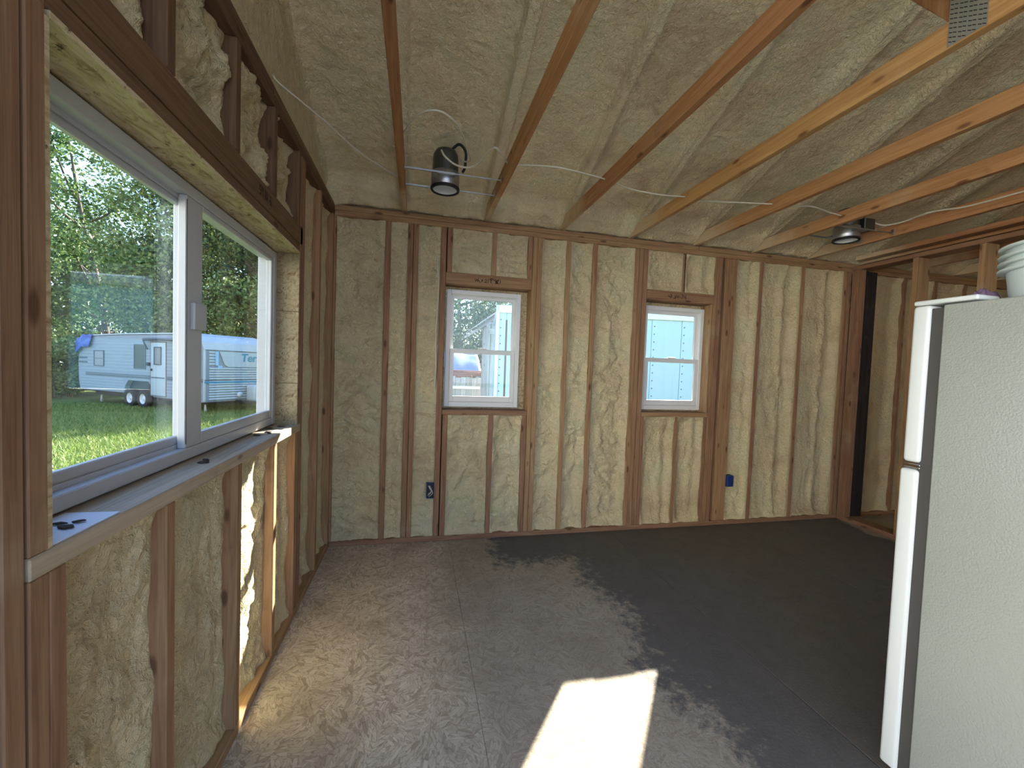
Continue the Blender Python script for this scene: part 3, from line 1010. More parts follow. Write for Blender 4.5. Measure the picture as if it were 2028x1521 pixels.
# ------------------------------------------------------------------ refrigerator
FX0, FX1 = 2.18, 2.92
fr = empty('refrigerator', (2.55, -2.5, 0), label='white top freezer refrigerator with pebbled enamel side', cat='refrigerator')
box('cabinet', fr, (FX0, FX1), (-2.90, -2.228), (0.03, 1.600), ENAMEL, 0.006, 3)
box('gasket', fr, (FX0 + 0.008, FX1 - 0.008), (-2.229, -2.184), (0.06, 1.592), GASKET, 0.002, 1)
fd = box('freezer_door', fr, (FX0, FX1), (-2.196, -2.146), (1.094, 1.604), DOORWHITE, 0.012, 4)
ld = box('fridge_door', fr, (FX0, FX1), (-2.194, -2.140), (0.055, 1.072), DOORWHITE, 0.012, 4)
box('door_trim', fr, (FX0 + 0.003, FX1 - 0.003), (-2.196, -2.147), (1.0765, 1.0805), CHROME, 0.001, 1)
box('door_trim', fr, (FX0 + 0.003, FX1 - 0.003), (-2.196, -2.149), (1.0855, 1.0895), CHROME, 0.001, 1)
box('hinge_cover', fr, (FX0 - 0.001, FX0 + 0.09), (-2.31, -2.148), (1.6045, 1.620), DOORWHITE, 0.006, 3)
box('kick_grille', fr, (FX0 + 0.02, FX1 - 0.02), (-2.228, -2.19), (0.0, 0.05), GASKET, 0.003, 1)
for (a, b_) in ((1.15, 1.42), (0.62, 1.02)):
    multi_box('door_handle', fd if a > 1.1 else ld, [((FX1 - 0.075, FX1 - 0.05), (-2.142, -2.105), (a, a + 0.025)), ((FX1 - 0.075, FX1 - 0.05), (-2.142, -2.105), (b_ - 0.025, b_)),
                                                    ((FX1 - 0.075, FX1 - 0.05), (-2.115, -2.100), (a, b_))], DOORWHITE, 0.004)
for (x, y) in ((FX0 + 0.05, -2.30), (FX0 + 0.05, -2.83), (FX1 - 0.05, -2.30), (FX1 - 0.05, -2.83)):
    link('foot', lathe_mesh([(0.0, 0.0), (0.022, 0.0), (0.022, 0.012), (0.010, 0.014), (0.010, 0.035), (0, 0.035)], 12), BLACK, fr, (x, y, 0.0))

# pail on the refrigerator
pl = empty('pail', (2.34, -2.43, 1.601), label='cloudy plastic pail with ribbed rim standing on the refrigerator', cat='bucket')
pb = link('body', lathe_mesh([(0.0, 0.0), (0.118, 0.0), (0.124, 0.004), (0.136, 0.105), (0.138, 0.155), (0.132, 0.155), (0.130, 0.105), (0.119, 0.01), (0.0, 0.008)], 48), TUBP, pl, (2.34, -2.43, 1.601))
for zz in (0.086, 0.106, 0.126, 0.150):
    link('rim_rib', lathe_mesh([(0.134, zz - 0.004), (0.151, zz - 0.003), (0.151, zz + 0.003), (0.134, zz + 0.004)], 48), TUBP, pb, (2.34, -2.43, 1.601))
cl_me = grid_mesh('cloth', np.stack([(lambda A, R_: np.stack([R_ * np.cos(A) * 0.055, R_ * np.sin(A) * 0.05, 0.04 * np.clip(1 - R_ ** 2, 0, 1) * (1 + 0.5 * gn(A * 1.5, R_ * 3, 5)) + 0.002], -1))(*np.meshgrid(np.linspace(0, 2 * math.pi, 40), np.linspace(0.02, 1, 14)))], 0)[0])
tag(link('rag', cl_me, PURPLE, None, (2.30, -2.255, 1.601)), 'crumpled dull purple rag beside the plastic pail', 'rag')


# ------------------------------------------------------------------ recessed can lights
def can_light(x0, x1, y0, y1, cx, cy, label, tilt, jb):
    zb = 2.490
    o = empty('can_light', (cx, cy, 2.43), label=label, cat='light fixture', group='unfinished ceiling can lights')
    R_ = 0.078
    can = link('can_housing', lathe_mesh([(R_, 2.475), (R_, 2.62), (R_ * 0.96, 2.645), (R_ * 0.80, 2.668), (R_ * 0.45, 2.680), (0.0, 2.682)], 40), DARKMETAL, o, (cx, cy, 0))
    link('collar', lathe_mesh([(R_ + 0.006, 2.445), (R_ + 0.008, 2.447), (R_ + 0.008, 2.535), (R_ + 0.002, 2.537)], 40), GALV, o, (cx, cy, 0))
    link('rim_ring', lathe_mesh([(R_ - 0.004, 2.434), (R_ + 0.010, 2.434), (R_ + 0.011, 2.440), (R_ + 0.010, 2.449), (R_ - 0.004, 2.449), (R_ - 0.004, 2.434)], 40), BLACK, o, (cx, cy, 0))
    link('reflector', lathe_mesh([(R_ - 0.004, 2.440), (R_ - 0.008, 2.47), (R_ - 0.014, 2.53), (0.0, 2.545)], 40), RIM, o, (cx, cy, 0))
    link('rivet', lathe_mesh([(0, 2.536), (0.006, 2.537), (0.006, 2.545)], 10), BLACK, o, (cx + 0.01, cy + 0.03, 0))
    for y in (y0, y1):
        bar = multi_box('hanger_bar', o, [((x0, cx + 0.05), (y - 0.005, y + 0.005), (zb - 0.004, zb + 0.006)), ((cx - 0.05, x1), (y - 0.0035, y + 0.0035), (zb - 0.003, zb + 0.004))], GALV, 0.0008)
        multi_box('nail_tab', bar, [((x0, x0 + 0.003), (y - 0.010, y + 0.010), (zb - 0.012, zb + 0.035))], GALV, 0.0005)
        multi_box('nail_tab', bar, [((x1 - 0.003, x1), (y - 0.010, y + 0.010), (zb - 0.012, zb + 0.03))], GALV, 0.0005)
    for y in (y0, y1):
        s = 1 if y > cy else -1
        yy = (min(y, cy + s * (R_ + 0.004)) - 0.002, max(y, cy + s * (R_ + 0.004)) + 0.002)
        multi_box('bar_bracket', o, [((cx - 0.05, cx + 0.05), yy, (zb - 0.006, zb + 0.008))], GALV, 0.001)
    if tilt:
        box('junction_box', o, (jb[0], jb[0] + 0.10), (jb[1] - 0.055, jb[1] + 0.055), (2.515, 2.60), DARKMETAL, 0.003, 1)
    link('flex_whip', tube_mesh([(cx + 0.03, cy - 0.02, 2.675), (cx + 0.075, cy - 0.05, 2.70), (cx + 0.115, cy - 0.05, 2.66), (cx + 0.115, cy - 0.03, 2.58), (jb[0] + 0.05, jb[1], 2.56)], 0.008, 8), BLACK, o)
    return o


can_light(TRUSS_X[0] + 0.0195, TRUSS_X[1] - 0.0195, -0.665, -0.435, 0.735, -0.55, 'open can light with white inside hung between the two joists nearest the left wall', 0, (0.79, -0.55))
can_light(TRUSS_X[5] + 0.0195, TRUSS_X[6] - 0.0195, -0.70, -0.46, 3.82, -0.58, 'can light above the right corner, partly hidden by a joist', 1, (3.90, -0.60))


def cable(name, pts, r, label, group=None):
    return tag(link(name, tube_mesh(pts, r, 8, n=10), CABLE), label, 'cable', group)


cable('cable', [(-0.02, -1.24, 2.53), (0.00, -1.20, 2.52), (0.123, -0.987, 2.515), (0.229, -0.758, 2.515), (0.34, -0.58, 2.52), (0.456, -0.42, 2.53)], 0.0045,
      'white cable hanging from the left gable to the first joist')
cable('cable', [(0.495, -0.96, 2.525), (0.573, -1.14, 2.53), (0.664, -1.19, 2.53), (0.753, -1.11, 2.53), (0.82, -0.93, 2.535), (0.862, -0.76, 2.545), (0.86, -0.66, 2.575), (0.82, -0.60, 2.604)], 0.0045,
      'thin cable looping up from the first joist to the left can light')
cable('cable', [(0.70, -0.70, 2.60), (0.72, -0.735, 2.55), (0.78, -0.72, 2.52), (0.85, -0.716, 2.515), (0.902, -0.764, 2.52), (0.935, -0.87, 2.53), (0.97, -0.95, 2.53), (1.02, -0.90, 2.525), (1.066, -0.83, 2.52)], 0.0055,
      'white cable curling from the left can light to the second joist')
cable('cable', [(1.104, -0.82, 2.52), (1.338, -0.874, 2.515), (1.569, -0.843, 2.515), (1.676, -0.81, 2.52)], 0.0045, 'white cable run from the second joist to the third')
cable('cable', [(1.714, -0.80, 2.52), (1.885, -0.749, 2.512), (2.10, -0.74, 2.508), (2.286, -0.735, 2.52)], 0.0045, 'white cable run from the third joist to the fourth')
cable('cable', [(2.324, -0.73, 2.52), (2.453, -0.728, 2.516), (2.717, -0.788, 2.514), (2.896, -0.81, 2.52)], 0.0045, 'white cable run from the fourth joist to the fifth')
cable('cable', [(2.934, -0.82, 2.52), (3.047, -0.825, 2.52), (3.185, -0.852, 2.522), (3.35, -0.82, 2.518), (3.506, -0.79, 2.52)], 0.0045, 'white cable run from the fifth joist to the sixth')
cable('cable', [(4.00, -0.62, 2.59), (4.06, -0.68, 2.55), (4.10, -0.79, 2.55), (4.08, -0.93, 2.555), (4.10, -1.02, 2.55), (4.112, -1.16, 2.53), (4.112, -1.5, 2.525), (4.112, -2.2, 2.53)], 0.006,
      'thick white cable rising from the right can light along the joist')
cable('cable', [(0.715, 0.03, 0.95), (0.735, 0.012, 1.30), (0.728, 0.006, 1.6), (0.738, 0.008, 1.9), (0.722, 0.014, 2.2)], 0.004,
      'cable stapled up the stud left of the first small window, half buried in foam')


# ------------------------------------------------------------------ electrical boxes
def outlet_box(x0, x1, z0, z1, label, wires):
    o = empty('outlet_box', ((x0 + x1) / 2, 0, z0), label=label, cat='electrical box', group='blue electrical boxes')
    t = 0.004
    multi_box('box_shell', o, [(u, (-0.014, 0.06), v) for u, v in ring_boxes((x0, x1), (z0, z1), (t, t, t, t))], BLUEBOX, 0.0008)
    box('box_back', o, (x0 + t, x1 - t), (0.000, 0.006), (z0 + t, z1 - t), BLACK, 0)
    if wires:
        xm = (x0 + x1) / 2
        for k, (dx, dz) in enumerate(((-0.004, 0.0), (0.006, -0.008), (0.0, 0.012))):
            link('wire', tube_mesh([(xm + dx - 0.01, 0.002, z1 - 0.015), (xm + dx, -0.006, z1 - 0.035), (xm + dx + 0.014, -0.012, z0 + 0.05 + dz), (xm + dx + 0.002, -0.012, z0 + 0.035 + dz), (xm + dx - 0.014, -0.008, z0 + 0.02 + dz)], 0.0022, 6), CABLE, o)
    else:
        box('box_cover', o, (x0 + 0.002, x1 - 0.002), (-0.016, -0.014), (z0 + 0.002, z1 - 0.002), BLUEBOX, 0.001, 1)
    return o


outlet_box(0.690, 0.747, 0.338, 0.448, 'open dark blue outlet box with white wires, left of the first small window', True)
outlet_box(3.361, 3.425, 0.350, 0.450, 'closed bright blue box on the wide stud right of the second small window', False)

# ------------------------------------------------------------------ things on the wide sill
pm = bpy.data.meshes.new('paper')
pz = LS_T + 0.0006
pts = [(-0.100, -2.342), (-0.004, -2.342), (-0.004, -2.175), (-0.100, -2.172)]
pm.from_pydata([(x, y, pz) for x, y in pts] + [(x, y, pz + 0.0025) for x, y in pts], [], [(3, 2, 1, 0), (4, 5, 6, 7), (0, 1, 5, 4), (1, 2, 6, 5), (2, 3, 7, 6), (3, 0, 4, 7)])
tag(link('paper_sheet', pm, PAPER), 'white sheet lying on the near end of the wide window sill', 'paper')
rng = np.random.default_rng(3)
spots = [(-0.040, -2.262, 1), (-0.06, -2.245, 0.6), (-0.035, -2.235, 0.5), (-0.05, -1.72, 0.9), (-0.06, -1.69, 0.6), (-0.075, -1.21, 0.9), (-0.055, -1.12, 1.0), (-0.04, -1.16, .6), (-0.085, -1.02, 0.8), (-0.03, -1.03, 0.6), (-0.05, -0.95, 0.8)]
for (x, y, s) in spots:
    n = 7
    a0 = rng.random() * 6
    V = []
    for k in range(n):
        q = 2 * math.pi * k / n + a0
        rr = 0.012 * s * (0.5 + rng.random())
        V.append((rr * math.cos(q) * 1.5, rr * math.sin(q), 0.003 * rng.random()))
    V = V + [(vx * 0.9, vy * 0.9, vz + 0.0025) for vx, vy, vz in V]
    F = [tuple(range(n - 1, -1, -1)), tuple(range(n, 2 * n))] + [(k, (k + 1) % n, n + (k + 1) % n, n + k) for k in range(n)]
    me = bpy.data.meshes.new('leaf_scrap')
    me.from_pydata(V, [], F)
    zz = LS_T + (0.0035 if y < -2.17 else 0.0005)
    tag(link('leaf_scrap', me, SCRAP, None, (x, y, zz)), 'small dark dead leaf scrap on the wide window sill', 'leaf scrap', 'leaf scraps on the wide sill')


# ================================================================== outdoors
GZ = -0.6
b = NB('lawn_soil')
p_ = b.coord('Position')
c_ = b.ramp(b.noise(p_, 1.1, 6, 0.65), [(0.3, (0.075, 0.12, 0.025)), (0.55, (0.13, 0.19, 0.045)), (0.75, (0.21, 0.22, 0.075))])
c_ = b.mix(b.math('MULTIPLY', b.step(b.noise(p_, 26, 4, 0.7), 0.45, 0.7), 0.5), c_, (0.055, 0.09, 0.02))
LAWN = b.pbr(c_, 0.9, 0, b.bump(b.noise(p_, 30, 4, 0.7), 0.9, 0.06), 0.2)
GRASS = leaf_mat('grass_blade', (0.10, 0.17, 0.03), (0.19, 0.27, 0.06), (0.30, 0.32, 0.11))
b = NB('gravel')
p_ = b.coord('Position')
c_ = b.ramp(b.noise(p_, 18, 5, 0.7), [(0.3, (0.24, 0.21, 0.18)), (0.7, (0.46, 0.42, 0.37))])
GRAVEL = b.pbr(c_, 0.95, 0, b.bump(b.noise(p_, 40, 3), 0.6, 0.03), 0.2)
U, V = np.meshgrid(np.linspace(-30, 12, 160), np.linspace(-35, -5.3, 120))
tag(link('bounce_gravel', grid_mesh('bounce_gravel', np.stack([U, V, GZ + 0.035 + 0.01 * fbm(U / 0.8, V / 0.8, 410, 2)], -1)), GRAVEL), 'unseen pale gravel added behind the building to bounce light in', 'bounce_gravel', kind='structure')  # unseen ground, put in so neutral light bounces indoors
U, V = np.meshgrid(np.linspace(-60, 60, 160), np.linspace(-45, 80, 160))
Zg = GZ + 0.02 * fbm(U / 3, V / 3, 400, 2)
lw = tag(link('lawn', grid_mesh('lawn', np.stack([U, V, Zg], -1)), LAWN), 'rough green lawn outside the windows', 'lawn', kind='structure')
rng = np.random.default_rng(11)
N = 90000
gx = -2.2 - 12.5 * rng.random(N)
gy = 3.2 + 12.5 * rng.random(N) ** 1.15
gz = GZ + 0.02 * fbm(gx / 3, gy / 3, 400, 2)
a = rng.random(N) * 2 * math.pi
hh = 0.05 + 0.07 * rng.random(N)
wd = 0.008 + 0.008 * rng.random(N)
lean = 0.05 * rng.normal(size=(N, 2))
P0 = np.stack([gx - wd * np.cos(a), gy - wd * np.sin(a), gz], -1)
P1 = np.stack([gx + wd * np.cos(a), gy + wd * np.sin(a), gz], -1)
P2 = np.stack([gx + lean[:, 0], gy + lean[:, 1], gz + hh], -1)
gm = np_mesh('grass', np.stack([P0, P1, P2], 1).reshape(-1, 3), np.arange(3 * N).reshape(N, 3))
tag(link('grass', gm, GRASS), 'short grass blades growing on the lawn', 'grass', kind='stuff')

# ------------------------------------------------------------------ trees and shrubs
BARK = plain('bark', (0.10, 0.08, 0.06), 0.9, var=0.4, scale=9)
PALEBARK = plain('pale_bark', (0.34, 0.30, 0.24), 0.9, var=0.3, scale=9)
LEAF_G = leaf_mat('leaf_mid_green', (0.025, 0.07, 0.02), (0.08, 0.15, 0.04), (0.22, 0.29, 0.09))
LEAF_Y = leaf_mat('leaf_yellow_green', (0.06, 0.11, 0.03), (0.17, 0.24, 0.06), (0.38, 0.41, 0.15))
LEAF_D = leaf_mat('leaf_dark_green', (0.012, 0.035, 0.016), (0.04, 0.08, 0.03), (0.12, 0.17, 0.06))
LEAF_S = leaf_mat('leaf_grey_green', (0.10, 0.15, 0.09), (0.17, 0.23, 0.13), (0.27, 0.32, 0.2))


def leaves(centers, radii, n, size, rng, flat=0.75):
    idx = rng.integers(0, len(centers), n)
    dirs = rng.normal(size=(n, 3))
    dirs /= np.linalg.norm(dirs, axis=1)[:, None]
    rad = radii[idx] * rng.random(n) ** 0.42
    c = centers[idx] + dirs * rad[:, None] * np.array([1, 1, flat])
    t = rng.normal(size=(n, 3))
    t /= np.linalg.norm(t, axis=1)[:, None]
    s = np.cross(t, rng.normal(size=(n, 3)))
    s /= np.linalg.norm(s, axis=1)[:, None]
    L = (size * (0.6 + 0.8 * rng.random(n)))[:, None]
    q = np.stack([c - t * L * 0.5, c + s * L * 0.28, c + t * L * 0.5, c - s * L * 0.28], 1)
    return np_mesh('foliage', q.reshape(-1, 3), np.arange(4 * n).reshape(n, 4))


def tree(name, x, y, h, cr, mat, bark, label, seed, n=14000, leaf=0.17, base=0.25, lean=(0, 0), nb=9, trunk=0.16, clusters=26, group='trees around the lawn', cs=0.34):
    rng = np.random.default_rng(seed)
    o = empty(name, (x, y, GZ), label=label, cat='tree', group=group)
    top = (lean[0], lean[1], h * 0.92)
    tr = link('trunk', tube_mesh([(0, 0, -0.05), (lean[0] * 0.2 + 0.1, lean[1] * 0.2, h * 0.3), (lean[0] * 0.6 - 0.1, lean[1] * 0.6, h * 0.62), top], trunk, 8, trunk * 0.2), bark, o, local=True)
    C_, Rr = [], []
    for k in range(nb):
        t = base + (0.9 - base) * (k + rng.random()) / nb
        q = rng.random() * 6.283
        reach = cr * (0.55 + 0.5 * rng.random()) * (1.0 - 0.5 * max(0, t - 0.5))
        s0 = Vector((lean[0] * t, lean[1] * t, h * t * 0.85))
        s1 = s0 + Vector((math.cos(q) * reach, math.sin(q) * reach, h * (0.10 + 0.12 * rng.random())))
        mid = (s0 + s1) / 2 + Vector((0, 0, -0.1 * reach))
        link('branch', tube_mesh([s0, mid, s1], trunk * 0.38, 6, 0.015), bark, o, local=True)
        C_ += [s1, (s1 + mid) / 2]
        Rr += [cr * cs * 1.15, cr * cs]
    for k in range(clusters):
        d = rng.normal(size=3)
        d /= np.linalg.norm(d)
        C_.append(Vector((lean[0] * 0.7 + d[0] * cr * 0.8, lean[1] * 0.7 + d[1] * cr * 0.8, h * (0.5 + base * 0.5) + d[2] * h * (1 - base) * 0.48)))
        Rr.append(cr * cs * (0.7 + 0.6 * rng.random()))
    me = leaves(np.array([tuple(c) for c in C_]), np.array(Rr), n, leaf, rng)
    tag(link('foliage', me, mat, o, local=True), kind='stuff')
    return o


def at_px(u, depth):
    lat = (u - 1014) / FPX * depth
    return (CAM_POS[0] + lat * math.cos(YAW) + depth * math.sin(YAW), CAM_POS[1] - lat * math.sin(YAW) + depth * math.cos(YAW))


def T(u, depth, *a, **k):
    x, y = at_px(u, depth)
    return (x, y)


x, y = at_px(215, 22)
tree('tree', x, y, 14.5, 3.6, LEAF_G, BARK, 'tall airy tree with dark leaning trunk at the left, blue sky between its leaves', 1, 12000, 0.20, 0.22, (-2.4, 1.0), 10, 0.20, 22, cs=0.30)
x, y = at_px(330, 21)
tree('tree', x, y, 11.0, 3.2, LEAF_Y, PALEBARK, 'bright yellow-green tree with pale branches behind the camper door', 2, 20000, 0.17, 0.16, (0.6, 0.3), 10, 0.14, 34)
x, y = at_px(455, 23)
tree('tree', x, y, 13.0, 3.6, LEAF_D, BARK, 'dark dense tree behind the front of the camper', 3, 22000, 0.18, 0.12, (0.2, 0), 10, 0.22, 36)
x, y = at_px(525, 21)
tree('tree', x, y, 9.0, 2.5, LEAF_Y, BARK, 'lighter green tree at the right edge of the sliding window', 4, 14000, 0.16, 0.18, (0, 0), 8, 0.13, 28)
x, y = at_px(130, 27)
tree('tree', x, y, 11.0, 3.8, LEAF_G, BARK, 'green tree far left behind the hedge', 5, 14000, 0.20, 0.2, (0.3, 0), 9, 0.18, 26)
x, y = at_px(270, 33)
tree('tree', x, y, 10.0, 5.5, LEAF_G, BARK, 'broad green tree in the distance behind the camper roof', 6, 18000, 0.24, 0.1, (0, 0), 9, 0.2, 36)
x, y = at_px(420, 34)
tree('tree', x, y, 14.0, 5.0, LEAF_G, BARK, 'broad tree in the distance between the dark tree and the bright tree', 7, 18000, 0.24, 0.12, (0, 0), 9, 0.2, 36)
x, y = at_px(40, 23)
tree('tree', x, y, 10.0, 4.0, LEAF_G, BARK, 'tree at the far left edge of the lawn', 8, 12000, 0.2, 0.15, (0, 0), 8, 0.18, 26)
# trees north of the house that throw the shade over the camper
tree('tree', -1.6, 23.5, 12.0, 4.4, LEAF_G, BARK, 'tree behind the house that shades the front of the camper', 9, 16000, 0.24, 0.12, (0, 0), 8, 0.2, 40)
tree('tree', -6.2, 26.5, 13.0, 4.6, LEAF_G, BARK, 'tree behind the house that shades the rear of the camper', 10, 16000, 0.24, 0.1, (0, 0), 8, 0.2, 40)
# seen through the small window
x, y = at_px(905, 30)
tree('tree', x, y, 12.5, 4.6, LEAF_S, PALEBARK, 'grey-green willow-like tree seen through the first small window', 12, 20000, 0.24, 0.06, (0, 0), 9, 0.2, 40)
x, y = at_px(985, 36)
tree('tree', x, y, 9.0, 4.0, LEAF_S, PALEBARK, 'smaller grey-green tree behind the grey shed', 13, 10000, 0.24, 0.06, (0, 0), 8, 0.2, 30)


def shrub(name, x, y, h, r, mat, label, seed, n=6000, leaf=0.12, cat='shrub', z=GZ):
    rng = np.random.default_rng(seed)
    o = empty(name, (x, y, z), label=label, cat=cat)
    C_, Rr = [], []
    for k in range(5):
        q = rng.random() * 6.283
        link('stem', tube_mesh([(0.1 * math.cos(q), 0.1 * math.sin(q), -0.03), (0.3 * r * math.cos(q), 0.3 * r * math.sin(q), h * 0.45), (0.6 * r * math.cos(q), 0.6 * r * math.sin(q), h * 0.8)], 0.03, 6, 0.008), BARK, o, local=True)
    for k in range(26):
        q = rng.random() * 6.283
        rr = r * 0.75 * math.sqrt(rng.random())
        C_.append((rr * math.cos(q), rr * math.sin(q), h * (0.2 + 0.65 * rng.random())))
        Rr.append(0.30 * min(r, h) * (0.7 + 0.6 * rng.random()))
    tag(link('foliage', leaves(np.array(C_), np.array(Rr), n, leaf, rng), mat, o, local=True), kind='stuff')
    return o


x, y = at_px(112, 17.5)
shrub('shrub', x, y, 3.0, 1.6, LEAF_Y, 'big yellow-green shrub left of the camper', 21, 14000, 0.13)
x, y = at_px(135, 20.5)
shrub('shrub', x, y, 3.2, 1.9, LEAF_Y, 'tall rounded shrub behind the rear of the camper', 22, 12000, 0.14)
x, y = at_px(70, 18.5)
shrub('shrub', x, y, 2.8, 1.8, LEAF_G, 'green shrub at the far left edge', 23, 9000, 0.14)
x, y = at_px(140, 18.0)
shrub('shrub', x, y, 1.0, 0.8, LEAF_G, 'low shrub at the rear bumper of the camper', 24, 4000, 0.09)
x, y = at_px(480, 17.8)
shrub('shrub', x, y, 1.1, 1.2, LEAF_Y, 'low bright weeds under the front of the camper', 25, 5000, 0.09)

# ------------------------------------------------------------------ camper trailer
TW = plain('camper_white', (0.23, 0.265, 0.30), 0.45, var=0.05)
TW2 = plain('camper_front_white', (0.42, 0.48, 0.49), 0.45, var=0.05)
TEAL = plain('camper_teal', (0.02, 0.22, 0.33), 0.5)
PALEBLUE = plain('camper_pale_blue', (0.30, 0.50, 0.66), 0.5)
GREYST = plain('camper_grey_stripe', (0.07, 0.09, 0.11), 0.5)
DGLASS = plain('camper_dark_window', (0.012, 0.012, 0.012), 0.3, spec=0.25)
LGLASS = plain('camper_pale_window', (0.14, 0.17, 0.19), 0.25, spec=0.4)
TARP = plain('blue_tarp', (0.03, 0.08, 0.36), 0.5, var=0.25, scale=14)
ROOFW = plain('camper_roof', (0.46, 0.49, 0.48), 0.5, var=0.05)
TYRE = plain('tyre', (0.02, 0.02, 0.02), 0.8)
HUB = plain('wheel_white', (0.62, 0.62, 0.60), 0.5)
cp = empty('camper_trailer', (-12.6, 16.9, GZ), math.atan2(-0.552, 0.834), 'white camper trailer with grey stripes and blue lettering on its front, parked on the lawn', 'trailer')
LX = 7.43
prof = [(0.12, 0.50), (3.0, 0.50), (3.05, 0.75), (3.25, 0.98), (4.45, 0.98), (4.65, 0.75), (4.70, 0.44), (LX - 0.02, 0.40), (LX, 0.46), (LX, 2.18), (LX - 0.10, 2.42), (LX - 0.35, 2.60), (LX - 0.8, 2.70), (3.0, 2.66), (0.9, 2.60), (0.35, 2.45), (0.08, 2.15), (0.0, 1.6), (0.02, 0.9)]
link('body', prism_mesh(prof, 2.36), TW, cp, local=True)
roofp = [(0.30, 2.47), (0.9, 2.62), (3.0, 2.68), (LX - 0.8, 2.72), (LX - 0.34, 2.62), (LX - 0.09, 2.43), (LX + 0.005, 2.20), (LX + 0.04, 2.20), (LX - 0.05, 2.46), (LX - 0.32, 2.66), (LX - 0.8, 2.765), (3.0, 2.725), (0.88, 2.665), (0.27, 2.51)]
o = link('roof_skin', prism_mesh(roofp, 2.40), ROOFW, cp, (0, -0.02, 0), local=True)
# ribs of the corrugated front, each a strip of its own
zr = 0.46
while zr < 1.60:
    box('siding_strip', cp, (LX - 0.005, LX + 0.028), (0.16, 2.22), (zr + 0.012, zr + 0.070), TW2, 0.012, 2, local=True)
    zr += 0.088
for zz in (1.68, 1.78, 1.88, 1.98, 2.08):
    box('siding_strip', cp, (LX - 0.005, LX + 0.022), (0.16, 0.36), (zz, zz + 0.07), TW2, 0.01, 2, local=True)
for k in range(9):
    z0 = 1.34 + 0.125 * k
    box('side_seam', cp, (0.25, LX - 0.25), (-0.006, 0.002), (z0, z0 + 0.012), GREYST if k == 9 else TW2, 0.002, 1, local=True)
for k in range(5):
    z0 = 0.56 + 0.11 * k
    box('side_seam', cp, (0.2, 2.95), (-0.006, 0.002), (z0, z0 + 0.012), TW2, 0.002, 1, local=True)
    box('side_seam', cp, (4.8, LX - 0.1), (-0.006, 0.002), (z0, z0 + 0.012), TW2, 0.002, 1, local=True)
for (z0, z1, m) in ((1.16, 1.20, GREYST), (1.07, 1.145, GREYST)):
    box('stripe', cp, (0.5, 4.58), (-0.008, 0.002), (z0, z1), m, 0.002, 1, local=True)
    box('stripe', cp, (5.50, LX), (-0.008, 0.002), (z0, z1), m, 0.002, 1, local=True)
    box('stripe', cp, (LX - 0.01, LX + 0.034), (0.0, 2.30), (z0 - 0.02, z1 - 0.03), TEAL if z0 < 1.1 else GREYST, 0.002, 1, local=True)
for zz in (1.55, 1.72):
    box('stripe', cp, (0.0, 0.62), (-0.008, 0.002), (zz, zz + 0.07), GREYST, 0.002, 1, local=True)
# corner trim
for (xx, yy) in ((LX - 0.03, -0.01), (LX - 0.03, 2.31)):
    box('corner_trim', cp, (xx, xx + 0.05), (yy, yy + 0.06), (0.42, 2.20), ROOFW, 0.006, 2, local=True)
# front panel with lettering
sp_ = link('nose_panel', prism_mesh([(0.50, 2.155), (2.12, 2.155), (2.08, 1.62), (0.80, 1.62), (0.68, 1.70)], 0.03, 0.006), TW2, cp, local=True)
sp_.matrix_parent_inverse = Matrix.Identity(4)
sp_.rotation_euler = (0, 0, math.pi / 2)
sp_.location = (LX + 0.035, 0, 0)
multi_box('nose_window', cp, [((LX, LX + 0.03), (0.36, 0.47), (1.66, 2.15)), ((LX, LX + 0.03), (0.46, 0.60), (1.56, 1.66))], PALEBLUE, 0.002, local=True)
fc = bpy.data.curves.new('lettering', 'FONT')
fc.body = 'Terry'
fc.size = 0.40
fc.shear = 0.12
fc.extrude = 0.004
fc.offset = 0.008
tmp = bpy.data.objects.new('lettering_tmp', fc)
COL.objects.link(tmp)
bpy.context.view_layer.update()
tm = bpy.data.meshes.new_from_object(tmp.evaluated_get(bpy.context.evaluated_depsgraph_get()))
bpy.data.objects.remove(tmp)
lt = link('lettering', tm, TEAL, sp_, local=True)
tag(lt, 'blue lettering across the nose panel')
# local frame of the rotated panel: x along the camper's width, -y outwards
lt.rotation_euler = (math.pi / 2, 0, 0)
lt.location = (1.27, -0.006, 1.83)
box('tank_cover', cp, (LX + 0.03, LX + 0.50), (1.45, 2.10), (0.36, 0.98), TW2, 0.10, 4, local=True)
box('hitch_tongue', cp, (LX - 0.1, LX + 1.3), (1.12, 1.24), (0.33, 0.43), DARKMETAL, 0.005, 1, local=True)
o = link('marker_lamp', lathe_mesh([(0, 0.0), (0.10, 0.0), (0.10, 0.05), (0, 0.06)], 20), HUB, cp, (LX + 0.03, 1.22, 0.62), local=True)
o.rotation_euler = (0, math.pi / 2, 0)


def cwin(x0, x1, z0, z1, mat, name='side_window', y=0.0):
    f = multi_box(name, cp, [(u, (y - 0.03, y + 0.003), v) for u, v in ring_boxes((x0, x1), (z0, z1), (0.035, 0.035, 0.035, 0.035))], GREYST, 0.004, local=True)
    box('pane', f, (x0 + 0.03, x1 - 0.03), (y - 0.016, y - 0.004), (z0 + 0.03, z1 - 0.03), mat, 0.002, 1, local=True)
    return f


